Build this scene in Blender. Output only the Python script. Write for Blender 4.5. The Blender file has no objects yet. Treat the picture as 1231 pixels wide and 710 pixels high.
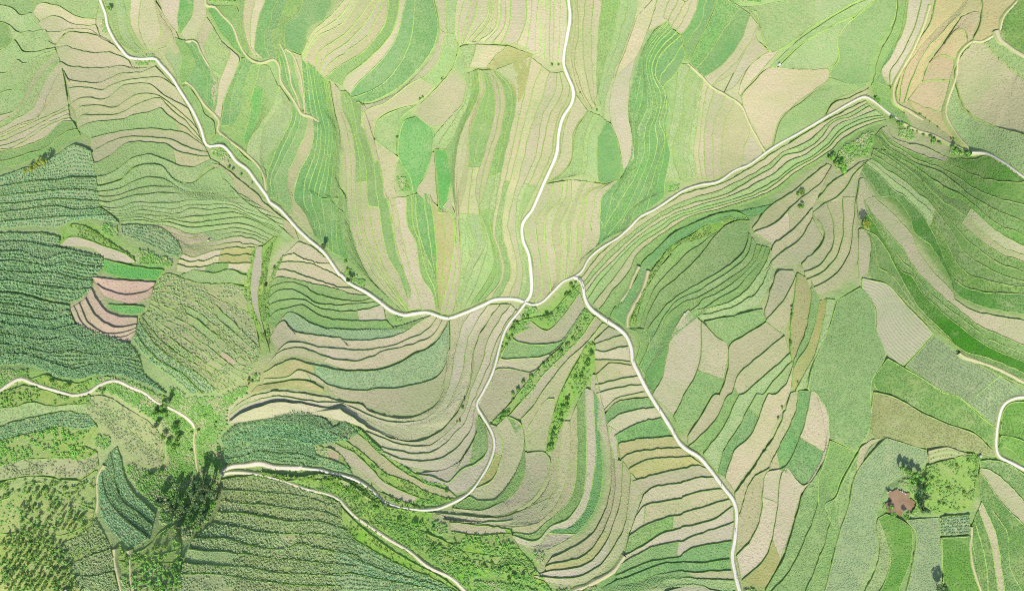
EXPOSURE = 1.1
# ---------------------------------------------------------------- survey data
# Plan coordinates of the terrace edges, on nine survey sheets A..I (three units = one plan unit, half a metre).
# '@key | bund grass | locator' opens a fan of terraces; every line is one terrace edge; the letters after ';' are
# the crops of the terraces between that edge and the next ('t:.5:m' = crop t up to half its length, then m).
SHEETS = dict(A=(0,0),B=(410,0),C=(820,0),D=(0,237),E=(410,237),F=(820,237),G=(0,473),H=(410,473),I=(820,473))
FANS = r"""
@northwest shelf | straw | in the top left corner
A-40,-30 20,-20 70,-10 130,-30 ; m
A-40,10 40,28 75,55 120,48 ; g
A-40,75 20,85 60,115 110,115 165,108 ; m:.35:g
A-40,190 30,165 52,140 80,178 120,182 195,165
@northwest fan | straw | below the top left corner shelf
A-40,195 25,172 52,146 82,186 122,190 198,172 ; g
A-40,420 50,402 90,345 120,285 150,240 205,195 ; t
A-40,460 60,405 100,350 130,300 160,255 212,208 ; g
A-40,485 60,430 120,390 150,320 170,280 215,225 ; t
A-40,500 80,445 140,420 170,350 200,290 225,250 ; t
A-40,518 100,452 180,415 225,395 245,380 ; t b t
A-40,548 60,527 130,482 200,440 250,428 ; b
A-40,556 100,525 170,490 220,440 262,438 ; m
A-40,620 70,592 140,565 200,540 250,508 290,488
@pink brow | straw | on the bare brow by the northwest road
A130,-30 250,-20 330,-30 362,-20 ; g
A118,48 140,14 200,20 250,45 290,65 345,70 ; b
A135,88 180,60 210,62 260,85 300,95 345,92 ; b
A168,120 220,115 260,105 330,112 362,140 ; b
A170,150 200,156 235,120 290,114 350,125 400,150
@northwest road fan | dark | left of the northwest road
A172,150 202,160 237,122 290,118 350,130 410,165 ; b
A205,170 240,168 290,185 350,192 395,190 460,215 ; b
A215,220 250,240 320,245 400,246 440,238 480,250 ; t
A232,255 245,285 290,295 350,300 400,282 440,265 500,262 560,240 ; t
A245,318 310,315 370,323 410,305 440,295 500,285 580,280 632,315 ; t
A255,380 280,358 320,352 370,358 410,340 440,312 500,300 545,305 590,345 640,370 680,392 ; t
A270,402 300,382 350,380 410,388 440,375 470,350 520,338 560,342 600,362 640,395 680,430 712,465 ; t
A275,435 300,415 350,415 420,414 470,390 520,365 580,356 600,380 660,430 700,470 722,500 ; t
A280,465 320,445 380,435 440,432 480,415 540,405 580,390 600,412 640,440 680,468 730,515 ; g:.75:t
A330,500 400,480 450,472 520,465 600,468 670,482 700,500 735,525 ; t
A328,555 380,520 430,500 480,492 550,497 620,505 660,522 700,540 745,548 ; t
A336,592 400,560 450,520 500,512 550,515 600,520 640,545 700,560 752,560 ; g:.7:t
A350,640 400,625 440,600 480,570 530,558 580,570 640,596 700,600 758,572 ; g
A352,668 400,655 440,640 480,600 530,585 580,595 620,640 690,655 740,610 790,590
@west basin fan | dark | south of the northwest road, west half
A352,672 400,660 440,645 480,610 530,592 580,598 625,645 690,660 745,620 800,600 ; g
A350,695 430,680 480,655 540,640 600,650 640,680 690,690 760,690 860,697 900,720 ; g
D365,35 420,40 480,20 550,20 620,22 700,10 800,15 850,25 880,40 950,60 1020,80 ; g
D400,58 450,60 500,45 560,52 640,58 680,42 760,45 830,40 880,60 930,85 1020,118 ; g
D430,80 500,72 560,85 620,80 670,92 740,90 800,80 850,75 900,78 960,108 1010,130 ; g
D440,98 520,98 580,100 640,115 690,132 740,125 790,118 840,110 900,120 965,148 ; b:.55:g
D560,115 600,130 640,155 690,170 750,160 810,150 850,142 900,148 950,168 ; t
D655,205 700,215 750,200 800,188 850,182 918,182 ; b:.55:o
D640,240 680,252 740,250 790,238 850,238 905,236 ; t:.4:m:.7:b
D635,268 690,275 740,278 800,266 850,262 895,275
@road foot slips | straw | beside the northwest road, tucked against its bend
A765,590 800,600 850,640 890,670 940,712 D945,15 1000,60 1060,110 1075,150 ; t
A800,640 850,690 D880,10 920,40 960,70 1010,105 1060,150 ; g
A862,700 D880,42 930,85 1000,125 1020,140 1040,165
@maize slope | dark | on the western maize slope
A-40,650 70,614 140,590 200,565 270,522 330,545 ; c
A-40,680 100,655 180,650 260,640 345,640 ; c
A-40,706 120,695 250,680 352,690 ; c
D-40,25 80,18 200,5 300,10 362,15 ; c
D-40,60 100,42 200,32 280,45 360,38 ; c
D-40,92 100,78 200,72 290,70 400,62 ; c
D-40,125 110,105 200,112 260,92 330,75 432,95
@west maize ladder | dark | west of the pink steps
D-40,130 90,128 160,130 215,140 ; c
D-40,165 90,160 150,175 215,182 ; c
D-40,198 80,195 160,225 230,200 310,210 370,215 ; C
D-40,228 90,232 170,248 240,232 310,245 372,252 ; C
D-40,258 100,272 190,270 260,290 332,300 ; C
D-40,292 100,308 180,322 260,330 328,332 ; C
D-40,332 90,346 170,370 250,383 305,355
@lower maize bank | dark | west and south of the pink steps
D-40,336 90,352 170,376 248,390 ; C
D-40,375 90,392 170,408 250,408 ; C
D-40,412 90,430 180,440 255,425 ; C
D-40,445 90,465 180,478 270,455 ; C
D-40,480 80,502 180,512 250,492 310,525 400,535 470,528 ; C
D-40,520 90,540 180,560 260,550 320,562 400,565 500,570 ; C
D-40,560 100,566 180,592 260,618 330,602 420,602 520,640 ; C
D-40,605 80,605 140,620 220,650 290,655 340,640 420,640 500,660 600,705
@weed bank above west lane | weed | above the west lane
D110,655 160,640 210,660 280,670 330,655 ; y
D130,670 180,682 240,700 290,705 320,695
@east maize apron | dark | right of the green gap below the brow
D435,102 495,98 580,112 640,160 662,205 ; c
D440,140 510,165 560,190 640,218
@tan tongue | weed | west of the maize apron
D222,135 260,100 310,105 345,125 420,180 480,215 ; y
D215,172 255,142 310,152 380,178 450,203 485,228 ; b
D218,178 270,178 330,188 380,222 440,236 485,237
@green tongue | weed | above the pink steps
D378,225 440,240 490,252 590,262 ; e
D370,270 430,290 510,297 560,300
@pink steps | soil | on the bare pink steps
D335,285 370,290 440,300 500,302 558,307 ; p
D350,312 380,335 460,352 520,345 552,326 ; p
D372,350 410,368 470,383 520,372 545,352
@pink stair | soil | on the lower pink stair
D328,325 352,372 390,415 440,432 492,432 ; p
D310,365 340,418 380,455 430,470 492,458 ; p
D288,382 310,440 350,480 400,495 460,482 490,472 ; p
D268,392 294,452 335,488 395,505 455,502 487,482 ; p
D250,402 280,462 320,500 390,515 450,522 483,495
@green patch in pink steps | weed | between the two flights of pink steps
D392,385 430,388 470,390 520,395 ; e
D410,405 440,420 490,422 515,415
@mixed slope | weed | on the patchy slope beside the pink steps
D560,312 600,275 680,300 760,312 830,312 895,330 ; s s
D555,335 620,320 690,345 760,375 820,430 880,490 935,545 ; s:.55:g:.75:s s s:.3:g:.5:s
D545,370 610,400 690,430 760,480 830,540 890,590 930,590 ; s:.4:g:.6:s s:.7:p:.85:s s
D535,410 600,470 680,520 750,570 820,620 880,655 ; s s:.35:x:.6:s x:.5:s
D500,440 560,530 640,590 720,640 790,705 ; c c
D480,520 540,590 610,645 690,710
@terrace end bank | weed | at the head of the west gully
D640,285 700,310 770,315 830,310 890,318 ; g
D700,262 770,275 830,262 890,285
@lilac slip | straw | at the foot of the basin fan
D905,185 900,240 885,290 880,340 900,420 930,490 960,560 ; y
D925,182 912,240 905,300 905,360 925,430 945,480 968,560 ; l
D948,178 945,240 938,300 930,360 940,430 955,490 972,560 ; y
D1000,135 975,190 965,240 955,280 945,320
@gully side steps | weed | between the west gully and the central bowl
D1005,230 985,270 960,320 940,360 938,450 965,500 975,560 ; y
D1020,215 1000,262 980,310 955,350
@north bowl fan | dark | just below the bend of the northwest road
D1075,160 1125,178 1160,205 1195,238 ; b
D1020,212 1060,205 1100,225 1150,238 1195,240 ; b
D1000,236 1060,232 1120,240 1180,265 1228,292 ; b
D990,262 1040,264 1100,285 1160,305 1228,327 E35,327 ; b
D965,315 1000,292 1060,295 1120,310 1180,322 1228,335 E40,350 92,352 ; m
D948,360 990,320 1040,307 1100,322 1130,345 1200,365 E0,372 60,375 120,362 ; m:.15:m
D940,385 1000,340 1050,332 1100,356 1150,385 E0,388 60,385 130,378 ; m
D945,412 990,380 1060,368 1110,375 1150,400 1228,412 E60,408 110,400 150,388 ; m:.8:b
D950,450 1000,410 1040,400 1090,390 1140,420 1190,440 E0,443 80,446 160,444 ; m
D990,470 1020,432 1050,412 1100,442 1160,470 1228,477 E60,478 130,477 195,478 ; t:.12:f:.86:m
D975,505 1020,445 1060,482 1130,497 1228,508 E0,514 60,517 130,511 200,498 300,440 330,425 ; t:.2:b
D1000,555 1040,525 1090,525 1150,540 1228,548 E60,552 130,545 200,530 262,505 312,478 350,430 ; b
D1000,562 1050,543 1110,550 1160,570 1228,586 E60,590 100,580 150,557 220,540 300,515 335,490 365,440 ; t:.3:b
D955,612 1000,585 1060,572 1120,585 1180,598 E0,618 80,621 150,614 210,590 260,560 310,540 350,500 388,440
@bowl lens | dark | across the middle of the central bowl
D950,632 1010,600 1060,585 1120,602 1160,610 E-10,625 80,626 150,620 215,596 262,566 312,546 355,506 390,448 ; o:.25:f
D955,655 1040,645 1080,622 1130,640 1180,672 E0,688 80,695 140,690 220,685 300,665 360,635 390,545 ; t:.2:t
D945,672 1050,655 1130,662 1190,690 H0,20 80,32 100,52 160,72 220,80 285,70 335,35 362,-10 E372,650 390,560
@bowl shoulder | dark | on the west shoulder of the central bowl
D930,680 990,670 1050,660 1120,665 1165,690 ; o
D905,705 960,690 1040,682 1100,690 1160,705
@U fan | dark | in the U left of the middle lane
E392,446 394,520 386,590 378,640 H365,-5 340,40 292,74 220,90 160,80 100,62 70,38 0,28 G1160,10 1100,2 1010,-10 950,-2 880,20 830,60 ; t
E470,412 440,455 420,520 405,590 398,640 385,690 H355,45 300,90 228,104 165,98 100,78 45,50 0,32 G1170,32 1090,22 1010,10 950,18 880,38 828,76 ; l
E530,388 498,432 462,500 446,560 438,630 H405,0 385,45 345,88 292,108 230,124 160,120 100,97 40,62 0,42 G1190,52 1130,42 1060,32 1000,30 930,48 880,66 826,105 ; l
E572,386 532,440 494,500 475,560 468,640 450,700 H432,30 402,84 352,133 300,158 240,168 170,150 100,120 40,80 0,52
@U east stripes | dark | in the U hugging the middle lane
E574,386 536,440 498,500 480,560 472,640 455,700 H438,30 405,88 356,138 300,164 240,174 170,156 100,126 55,105 ; t
E612,386 572,440 532,510 508,590 486,650 462,710 H445,60 410,112 370,152 330,180 270,190 200,178 150,160 90,135 ; l
E632,405 592,460 552,540 534,600 505,670 H472,38 442,110 400,152 350,197 300,215 240,212 150,192 ; l
E642,420 606,462 565,545 540,630 520,690 H486,50 470,120 430,182 370,230 300,243 230,238 140,205 ; l
E650,430 615,465 575,545 548,640 522,700 H490,70 484,140 450,205 410,268 370,282 320,278 230,262 130,228
@U lower tips | weed | in the elbow of the middle lane
H494,80 490,140 455,208 415,270 ; m:.45:l
H520,110 530,180 510,235 440,270 405,300 385,318 330,300 270,290 ; l
H546,170 542,225 500,300 450,350 400,355 360,345
@U foot strips | weed | on the scrubby foot below the U
H60,118 150,205 230,262 270,290 320,318 370,325 ; y
H0,90 80,160 140,215 200,265 260,300 310,325 390,350 ; t
H-10,150 60,200 110,240 160,285 240,315 300,350 380,375 420,375 ; y
H-20,180 50,215 100,260 160,320 220,350 300,380 370,392 ; b:.8:y
H-20,240 40,265 90,300 150,350 210,385 280,398 340,400
@maize wedge | dark | on the dark wedge above the dirt road
G835,120 900,80 960,55 1030,48 1100,65 1170,90 1210,120 H20,100 60,140 ; C
G800,160 870,125 950,105 1050,105 1130,120 1200,140 H30,165 ; C
G808,195 870,185 940,165 1000,160 1080,175 1130,185 ; C
G810,235 870,225 940,205 1000,215 1080,215 1150,240 ; C
G820,250 880,245 940,240 1000,250 1070,258 1160,262
@wedge bank | weed | above the gully road
G1110,180 1160,190 1228,215 H20,250 ; s:.4:p:.75:w
G1130,215 1180,235 1228,250 H30,270 ; c
G1160,262 1228,282 H40,290
@lane fork bank | weed | between the two forks of the gully road
G850,280 930,285 1010,292 1070,300 1150,290 1228,300 ; w
G900,292 970,297 1040,312 1100,305 1200,312 H0,305 60,340 130,395 210,415 330,430 ; y
G1060,325 1120,345 1200,365 H10,385 60,440 160,515 270,580 ; y
G1200,385 H10,400 60,455 160,525 260,590
@fork terrace bank | weed | below the bend of the middle lane
H340,432 450,465 560,462 620,455 ; b
H390,462 480,472 560,480 610,490 ; b:.9:y
H400,495 480,510 570,505 615,505 ; w
H405,545 480,535 560,555 640,560 ; y
H300,545 400,560 500,580 600,590 680,600 ; y w y
H420,670 500,660 600,670 700,690 760,720
@lane corner | weed | along the lower lane
H120,440 200,470 300,500 400,545 470,600 440,640 ; y
H220,510 290,570 350,620 420,680 470,712
@lower scrub | weed | on the scrub between lane and lower edge
H-10,400 60,470 150,540 260,610 360,660 430,715 ; y c c c
G1200,715 H0,715 100,715 200,715 300,715 400,720
@south maize steps | weed | on the southern maize steps
G800,310 860,300 940,300 1040,325 1130,358 1228,395 ; x:.7:s
G800,345 880,350 960,355 1060,365 1150,385 H0,420 ; x
G795,385 880,395 960,400 1060,415 1150,420 H0,450 ; s:.2:x
G785,425 880,430 960,445 1060,460 1150,460 H20,490 ; x
G770,465 860,480 950,500 1060,505 1150,505 H50,530 ; x:.45:s:.6:x
G700,520 800,520 900,545 1000,560 1080,540 1160,560 H60,580 ; x
G680,560 800,570 900,580 1000,595 1080,600 1180,610 H60,620 ; g:.3:x
G660,610 780,620 900,625 1000,645 1100,650 1228,655 ; x
G650,650 780,650 900,670 1000,680 1100,690 1228,690 ; s:.35:x
G640,720 780,720 900,725 1000,725 1100,725 1228,725
@lane island | weed | inside the loop of the west lane
G-40,0 60,-20 90,-30 170,-10 240,8 320,2 ; w
G-40,60 60,45 120,30 180,45 250,40 330,35 ; g
G-40,130 60,100 120,85 200,70 250,65 320,75 ; c
G-40,180 70,150 130,140 210,120 280,130 350,120 ; w
G-40,225 60,195 130,175 200,165 240,182 300,188 ; w
G-40,275 70,240 150,232 230,230 290,235 350,210 ; s
G-40,320 70,300 150,295 220,300 300,300 355,260
@tan gully slips | weed | on tan slips left of the tree gully
G300,10 380,10 440,40 500,80 560,120 590,160 ; s
G310,40 370,60 430,110 490,150 545,200 590,230 ; s
G325,90 390,130 430,180 480,230 520,260 580,265
@maize curve | dark | curving beside the footpath on the lower left
G425,190 440,240 450,300 480,350 520,390 560,430 ; c
G400,210 410,270 420,330 440,380 500,430 550,470 ; c
G370,260 370,320 390,380 440,440 500,490 540,520 ; c
G350,330 350,390 370,450 420,520 470,560
@sparse patches | weed | on the weedy shoulder around the saplings
G-40,330 60,305 150,300 220,310 290,310 350,275 ; w
G-40,400 40,370 70,340 150,320 250,380 340,420 ; Y
G-40,500 20,505 70,490 80,440 180,510 260,500 330,450 ; Y Y
G-40,725 60,725 140,725 200,725 260,725 300,725
@footpath maize | dark | left of the lower left footpaths
G345,450 300,500 240,530 200,545 ; x
G400,560 330,580 280,600 220,600 ; x
G410,640 360,650 320,655 270,650 ; x
G430,725 400,725 340,725 290,725
@gully foot scrub | weed | right of the lower left footpaths
G430,540 470,570 520,560 580,500 640,470 ; w
G430,600 470,610 500,590 570,580 650,560 ; w
G470,650 510,620 560,610 620,610 650,600 ; w
G480,700 540,695 590,690 650,680 ; w
G490,725 540,725 590,725 650,725
@north road verge fan | straw | right of the northwest road's top end
A365,-30 400,80 440,160 490,192 ; g
A405,-30 420,60 435,130 470,170 500,190 ; g
A440,-30 455,60 462,110 490,160 512,188 ; g
A475,-30 468,60 482,120 522,182 ; b
A515,-30 500,60 505,120 530,180 ; t
A555,-30 560,30 580,120 550,178 ; t
A560,10 595,80 620,120 600,170 570,178 ; t
A600,60 635,120 650,180 640,260 620,270 590,215
@north notch | straw | at the head of the northern gully path
A560,-30 590,50 630,110 ; b
A655,-30 640,60 643,115 ; d
A700,-30 690,60 652,122 ; t
A745,-10 742,60 710,130 672,145
@gully lens fan | straw | along the northern gully path
A745,65 722,100 710,135 730,160 ; t
A770,100 745,150 740,190 760,250 785,310 765,400 ; g:.5:g
A800,150 830,190 815,230 790,300 770,410 ; b
A830,180 865,215 835,290 805,370 797,425
@dark wedge | straw | above the northern gully path
A750,28 780,90 830,160 880,208 ; d
A780,22 825,75 858,130 886,205 ; m
A852,20 872,90 880,140 892,195
@road lens cluster | straw | right of the northwest road's first bend
A592,200 620,240 640,280 ; g
A630,140 655,210 645,270 655,300 ; m
A660,145 705,220 690,260 668,295 ; d
A690,152 722,220 745,290 748,380 ; d
A722,155 760,235 790,300 778,405
@road lens foot | straw | below the lens cluster by the road
A655,310 690,370 725,450 745,500 ; m
A680,308 720,370 735,410 770,440 775,480
@road strip | straw | on the right verge of the northwest road
A745,525 800,510 850,560 900,605 950,680 970,712 ; m
A785,480 840,520 890,575 930,600 950,650 965,690
@gully staircase | straw | right of the northern gully path
A868,212 835,290 805,375 795,455 ; d
A892,212 852,290 832,380 828,455 ; d
A908,230 882,310 868,400 838,465 ; m
A938,235 912,330 900,420 878,500 ; m:.3:e
A970,240 950,340 932,435 885,525 ; g:.3:m
A1000,310 988,375 945,440 892,520 890,560 ; g
A1012,315 1016,380 960,450 938,540 945,610 ; g
A1050,375 1050,430 1000,525 955,575 960,645
@northern drape | straw | at the top edge above a pale path
A855,-30 870,120 892,192 ; m
A885,-30 880,100 905,195 ; b
A970,-30 930,80 920,180 948,208 ; d
A1055,-30 1000,90 982,115 985,160 1000,212 ; m
A1095,-30 1080,40 1030,92 1026,175 ; d
A1195,-20 1178,60 1112,100 1105,142 1085,195
@long drapes | lime | on the long drapes below that pale path
A985,162 1010,220 1015,300 1050,370 1050,430 1000,530 962,640 968,712 ; d
A1025,180 1052,260 1080,360 1085,420 1060,500 1020,580 990,650 1000,712 ; m t
A1085,200 1095,300 1105,395 1130,440 1120,540 1080,620 1060,712 D1100,60 1135,140 ; d d
A1140,250 1165,380 1185,450 1180,560 1162,650 1150,712 D1190,10 1195,100 1200,200 ; d
A1168,285 1186,400 1210,480 1200,600 1195,712 E-10,5 5,150 30,230 ; m
A1185,280 1205,400 1225,480 1222,600 1225,712 E20,10 40,130 85,265 150,360 220,410
@comb | lime | on the comb of terraces above the road
A1188,280 1210,400 B2,500 15,560 20,700 E20,0 40,130 88,260 160,350 228,410 ; t
A1228,330 B5,400 30,450 50,560 50,700 E50,0 70,130 110,230 160,310 240,412 ; m:.4:t
B20,330 40,370 60,480 85,570 95,700 E95,0 115,130 145,230 182,310 245,410 ; m:.5:t
B55,370 70,370 85,470 115,570 128,700 E132,0 150,130 172,220 215,290 250,405 ; t:.3:m
B78,375 95,430 118,500 140,600 160,700 E180,20 190,110 200,200 235,290 250,340 ; t
B125,440 115,470 130,560 160,640 E175,0 195,60 230,180 240,300 235,370
@northern sweep | lime | in the curved sweep at the top edge
A1085,205 1105,160 1130,112 1190,60 1228,20 B40,-40 ; t
A1092,215 1150,132 1228,90 B35,45 75,-20 ; t
A1138,262 1150,190 1228,135 B30,108 100,20 125,-20 ; t
A1170,282 1228,238 B80,188 150,102 165,60 172,-20 ; m
B5,310 22,272 80,230 160,152 195,92 212,-20 ; b
B32,342 60,302 150,212 200,132 238,-20 ; d
B40,352 120,322 190,262 250,150 268,-20 ; d
B55,366 110,366 200,322 260,270 330,180 350,100 332,-20
@sweep foot | lime | outside the curved sweep, above the emerald field
B75,378 120,370 205,330 268,275 338,190 360,105 370,70 ; t
B72,455 90,400 160,370 250,302 310,270 350,222 372,140 382,120 ; t:.6:g
B118,500 130,430 200,392 270,372 340,312 400,235 420,170 415,125
@sweep lower field | lime | left of the emerald field
B125,500 135,435 205,395 270,378 ; g
B140,590 160,600 195,560 200,490 215,430 265,385
@sweep lower tip | lime | below the field left of the emerald one
B120,505 135,580 150,640 155,712 E165,10 190,110 ; t
B210,570 200,600 190,650 205,712 E225,20 232,80
@emerald field | lime | the largest emerald one, upper middle
B268,422 225,440 205,540 218,590 250,640 262,700 ; e
B270,420 330,465 332,540 300,640 270,690
@emerald rectangle | straw | the small dark rectangle below the emerald field
B335,540 345,640 350,712 E350,52 ; e
B390,540 402,600 400,650 385,712 E378,52
@block above emerald | lime | above the emerald field
B282,380 350,312 400,250 430,170 ; t:.7:g
B268,415 332,460 378,442 440,370 455,290 440,180
@narrow gap | straw | between the emerald field and the small rectangle
B330,550 300,640 270,690 290,712 ; t
B336,550 340,640 345,712 E345,40
@top stripes | lime | at the top edge beside the north road
B335,-20 352,60 358,110 372,118 ; t
B378,-20 382,60 380,118 ; g
B425,-20 412,60 410,125 ; b
B452,-20 425,80 425,160 ; t
B495,-20 482,60 440,158 ; l
B530,-20 525,60 452,155 ; t
B565,-20 556,100 500,148 ; b
B592,-20 590,90 548,155 ; b
B612,-20 606,90 578,158 ; b
B668,-20 666,80 636,158 ; b b
B715,-20 702,100 700,192 ; b b
B770,-20 766,120 765,228 ; b b
B812,-20 815,100 800,225
@ditch plots | straw | under the winding ditch by the north road
B435,168 442,210 445,250 ; g
B488,160 478,200 462,245 ; b
B600,168 560,200 528,242 ; o
B690,200 670,300 640,370 625,320 580,275 535,248
@upper hill fan | straw | on the hill left of the north road
B455,268 448,330 438,370 372,450 332,500 330,535 ; g
B472,262 470,340 440,420 400,500 380,535 ; m
B492,252 498,340 460,420 425,500 412,560 408,700 E415,60 ; t
B510,258 520,320 500,380 462,500 460,600 442,700 E425,60 432,250 405,415 ; m:.4:t:.6:g
B525,256 550,330 550,430 520,540 490,650 485,712 E495,30 502,90 520,170 470,270 430,400 ; t:.6:g
B545,252 588,330 586,430 550,560 512,712 E500,40 540,160 545,260 470,385 ; m:.45:g:.6:m
B560,255 628,320 622,420 592,550 562,712 E545,130 568,200 575,290 520,370 ; t
B682,205 662,330 640,430 612,560 578,712 E555,130 575,190 590,270 540,368 ; b:.5:m
B722,240 682,360 652,480 622,600 592,712 E580,120 600,200 610,280 570,362 ; t
B752,262 722,360 682,470 652,600 622,712 E600,100 620,180 635,270 605,360 ; t
B780,265 770,330 722,430 702,560 642,700 E630,90 640,180 655,280 640,365 ; t:.5:g
B800,262 825,330 780,430 755,560 690,700 E648,90 665,180 680,260 686,330 665,372
@spur strips | lime | on the spur below the small dark rectangle
E168,5 188,130 232,290 240,340 240,405 ; b
E235,0 238,100 270,160 288,280 330,350 342,405 ; m
E268,-10 275,100 300,190 345,300 348,380 ; d
E320,-10 335,100 345,200 345,300 352,400 ; o
E350,55 398,62 408,150 390,280 358,420 ; t
E392,5 415,80 435,250 400,422
@north road right strips | straw | right of the north road's upper stretch
B832,-20 835,100 820,225 850,330 ; t
B850,-20 856,120 842,225 872,330 905,395 ; t
B882,-20 872,120 880,250 900,350 918,385 ; t
B912,-20 902,120 905,260 914,370 ; t
B945,-20 926,150 922,300 920,350 ; m
B1008,-20 985,110 950,240 928,318 ; g
B1062,-20 1060,60 1030,150 982,270 952,370 948,435
@pale ribbon | straw | long and wavy right of the north road
B1066,60 1034,160 992,270 968,370 976,440 1008,540 1018,612 ; b:.4:l
B1145,-20 1105,110 1052,250 1035,390 1050,500 1058,572
@green ripples | lime | in green ripples right of the pale ribbon
B1178,75 1130,112 1090,180 1060,280 1038,390 1055,490 1065,560 1030,610 ; d
B1182,80 1150,120 1105,180 1090,240 1105,380 1070,470 1072,540 1060,600 1000,680 E930,70 ; d
B1195,105 1140,162 1110,240 1130,330 1138,400 1112,470 1110,560 1060,690 E1020,60 960,140 ; d
B1222,130 1152,200 1135,270 1170,340 1150,440 1168,500 1132,620 1105,700 E1070,30 1040,95 ; d:.5:d
C12,200 B1210,262 1160,322 1186,390 1168,450 1186,550 1170,650 1165,712
@top right stripes | straw | on the pale stripes above the green ripples
B1145,-20 1125,60 1108,110 ; b
B1195,-20 1162,60 1182,76 ; b
B1240,10 1215,60 1190,98 ; b
C70,-30 32,80 0,125 ; d
C135,-30 92,88 40,180 18,215
@road bend strips | straw | above the crossroads, right of the north road
B850,345 810,445 800,500 790,560 745,650 ; t
B890,400 842,470 830,570 800,620 745,656
@spring fan | straw | in the small fan below a roadside spring
B892,402 846,470 834,570 804,620 748,658 ; g
B910,410 880,480 870,560 868,620 820,640 ; g
B935,420 892,500 886,600 875,630 ; g
B955,440 926,500 922,600 930,655 ; d
B975,448 1005,540 1005,640 950,662
@crossroads fan | lime | between the north road and the northeast road
B740,665 720,700 E690,60 672,95 690,220 696,340 685,375 ; t
B800,655 E790,10 745,60 735,130 745,250 755,350 710,380 ; t
B830,650 E830,10 790,100 795,180 790,250 790,310 ; t t
B950,665 890,700 E885,20 870,130 858,235 835,275 ; t
B1000,650 E942,0 935,60 925,165 860,230 ; d
B1060,610 E990,40 960,140 920,175 ; d
B1110,700 E1035,50 1010,100 965,145 ; d
B1165,690 E1070,30 1045,95 1010,125
@ridge ladder | straw | left of the big beige field
C135,-20 95,88 50,170 28,225 ; d
C212,28 150,110 100,190 48,252 ; d
C245,55 210,150 150,230 78,278 ; t
C275,95 240,160 190,230 105,310 ; t
C312,185 270,140 272,95 ; l
C312,186 250,230 190,310 150,335
@ridge sliver | straw | touching the upper left of the beige field
C312,186 250,232 215,290 205,335 ; b
C350,186 300,240 260,285 212,345
@ridge lower | straw | on the slope above the northeast road
C-15,230 -20,300 -30,400 -60,540 -70,640 ; g
C32,235 10,300 0,420 -35,540 -10,650 ; g
C75,270 50,330 30,420 5,540 15,640 ; g
C75,280 62,400 42,560 55,640 ; t
C118,318 85,440 80,560 88,648 ; t
C190,368 152,450 142,560 142,640 ; t
C210,380 245,465 225,530 215,605 ; t
C222,395 262,470 290,550 255,580
@shoulder field | lime | at the top, right of the ridge ladder
C215,25 260,22 340,8 450,-15 660,-30 ; g:.6:g
C268,45 310,180 350,182 470,98 600,22 690,-25
@lime strip | lime | long and thin above the big beige field
C318,240 400,162 470,110 600,30 720,-25 ; g
C335,245 410,175 480,128 570,80 615,62 740,-25
@wedge field | lime | wedged above the big beige field
C348,242 440,155 560,85 612,64 ; g
C400,248 470,252 530,245 560,205 562,130 615,66
@bright slope field | lime | the bright one above the northeast road bend
C740,-25 620,66 565,130 566,210 532,270 610,312 ; m
C778,-25 772,60 730,140 692,215 682,290 625,310
@big beige field | straw | the big bare one above the northeast road
C345,243 310,245 255,300 216,352 240,440 285,520 320,525 ; b
C400,252 470,254 528,250 528,280 470,330 420,368 352,430 326,520
@field below beige | straw | between big beige field and northeast road
C532,280 480,330 425,372 355,435 332,522 ; g
C620,314 668,304 640,322 540,372 500,432 400,502 345,522
@road bend sliver | straw | along the northeast road near its bend
C676,318 600,356 545,372 515,425 ; t
C660,345 600,378 530,422
@lilac strip fan | straw | west of the orange ravine plots
C780,-25 772,80 712,200 692,290 ; m
C812,-25 792,105 742,200 716,262 698,295 ; m:.6:d
C818,-25 800,100 755,200 718,262 752,318 ; l
C908,-25 872,100 840,170 790,250 752,320
@ravine orange strips | weed | beside the eastern ravine near the top edge
C918,-25 895,85 852,150 800,250 772,330 782,380 ; a
C1045,-25 985,50 905,118 850,185 800,260 782,370 ; a
C1000,55 925,130 875,190 832,280 800,370 ; a
C1000,72 935,155 885,215 868,290 818,358
@ravine big field | straw | on the large orange field past the ravine
C1010,60 1068,42 1070,80 1040,150 ; a
C945,160 985,110 1020,110 1030,155 ; a
C890,225 930,200 985,215 ; a
C868,295 900,290 978,290 ; a
C818,362 880,390 950,410 ; a
C840,395 900,440 1000,520
@orange corner | straw | near the top right road
C1085,-25 1078,80 1048,148 ; a
C1215,-10 1155,65 1142,110 1088,150
@far corner field | straw | the dark one in the top right corner
C1245,-20 1200,10 1165,60 1152,108 ; h
C1245,210 1190,172 1158,130
@round hill | straw | on the round hill at the right edge
C1150,120 1190,175 1250,215 ; g
C1090,152 1160,225 1250,300 ; t
C1045,155 992,228 984,300 1030,405 1130,458 1250,490 ; g
C1040,158 980,240 955,350 952,410 990,482 1045,545 1110,545 1250,640
@lush top | weed | along the ravine hedge
C682,305 720,380 760,420 800,455 ; m
C712,262 760,330 770,380 850,440
@ravine floor | weed | on the ravine floor
C790,385 850,410 930,460 1000,520 ; t
C800,400 820,450 900,490 960,520
@right slope top | straw | below the ravine hedge at the right edge
C740,455 765,500 870,530 940,560 1010,575 1060,572 1110,562 1180,605 1250,660 ; t:.45:h
C720,465 755,505 850,555 930,580 1010,612 1080,642 1160,656 1250,658 ; h
C700,488 760,540 850,592 930,622 985,662 1050,712 F1130,45 1250,95 ; h
C740,545 790,582 860,622 920,682 960,712 F1010,15 1070,65 1140,125 1250,185 ; h:.6:t
C690,540 760,580 830,640 890,700 F940,40 1000,90 1060,140 1140,200 1250,240 ; h
C682,572 740,612 800,652 862,706 F885,10 962,110 1022,200 1130,270 1250,308 ; g:.4:h
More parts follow.
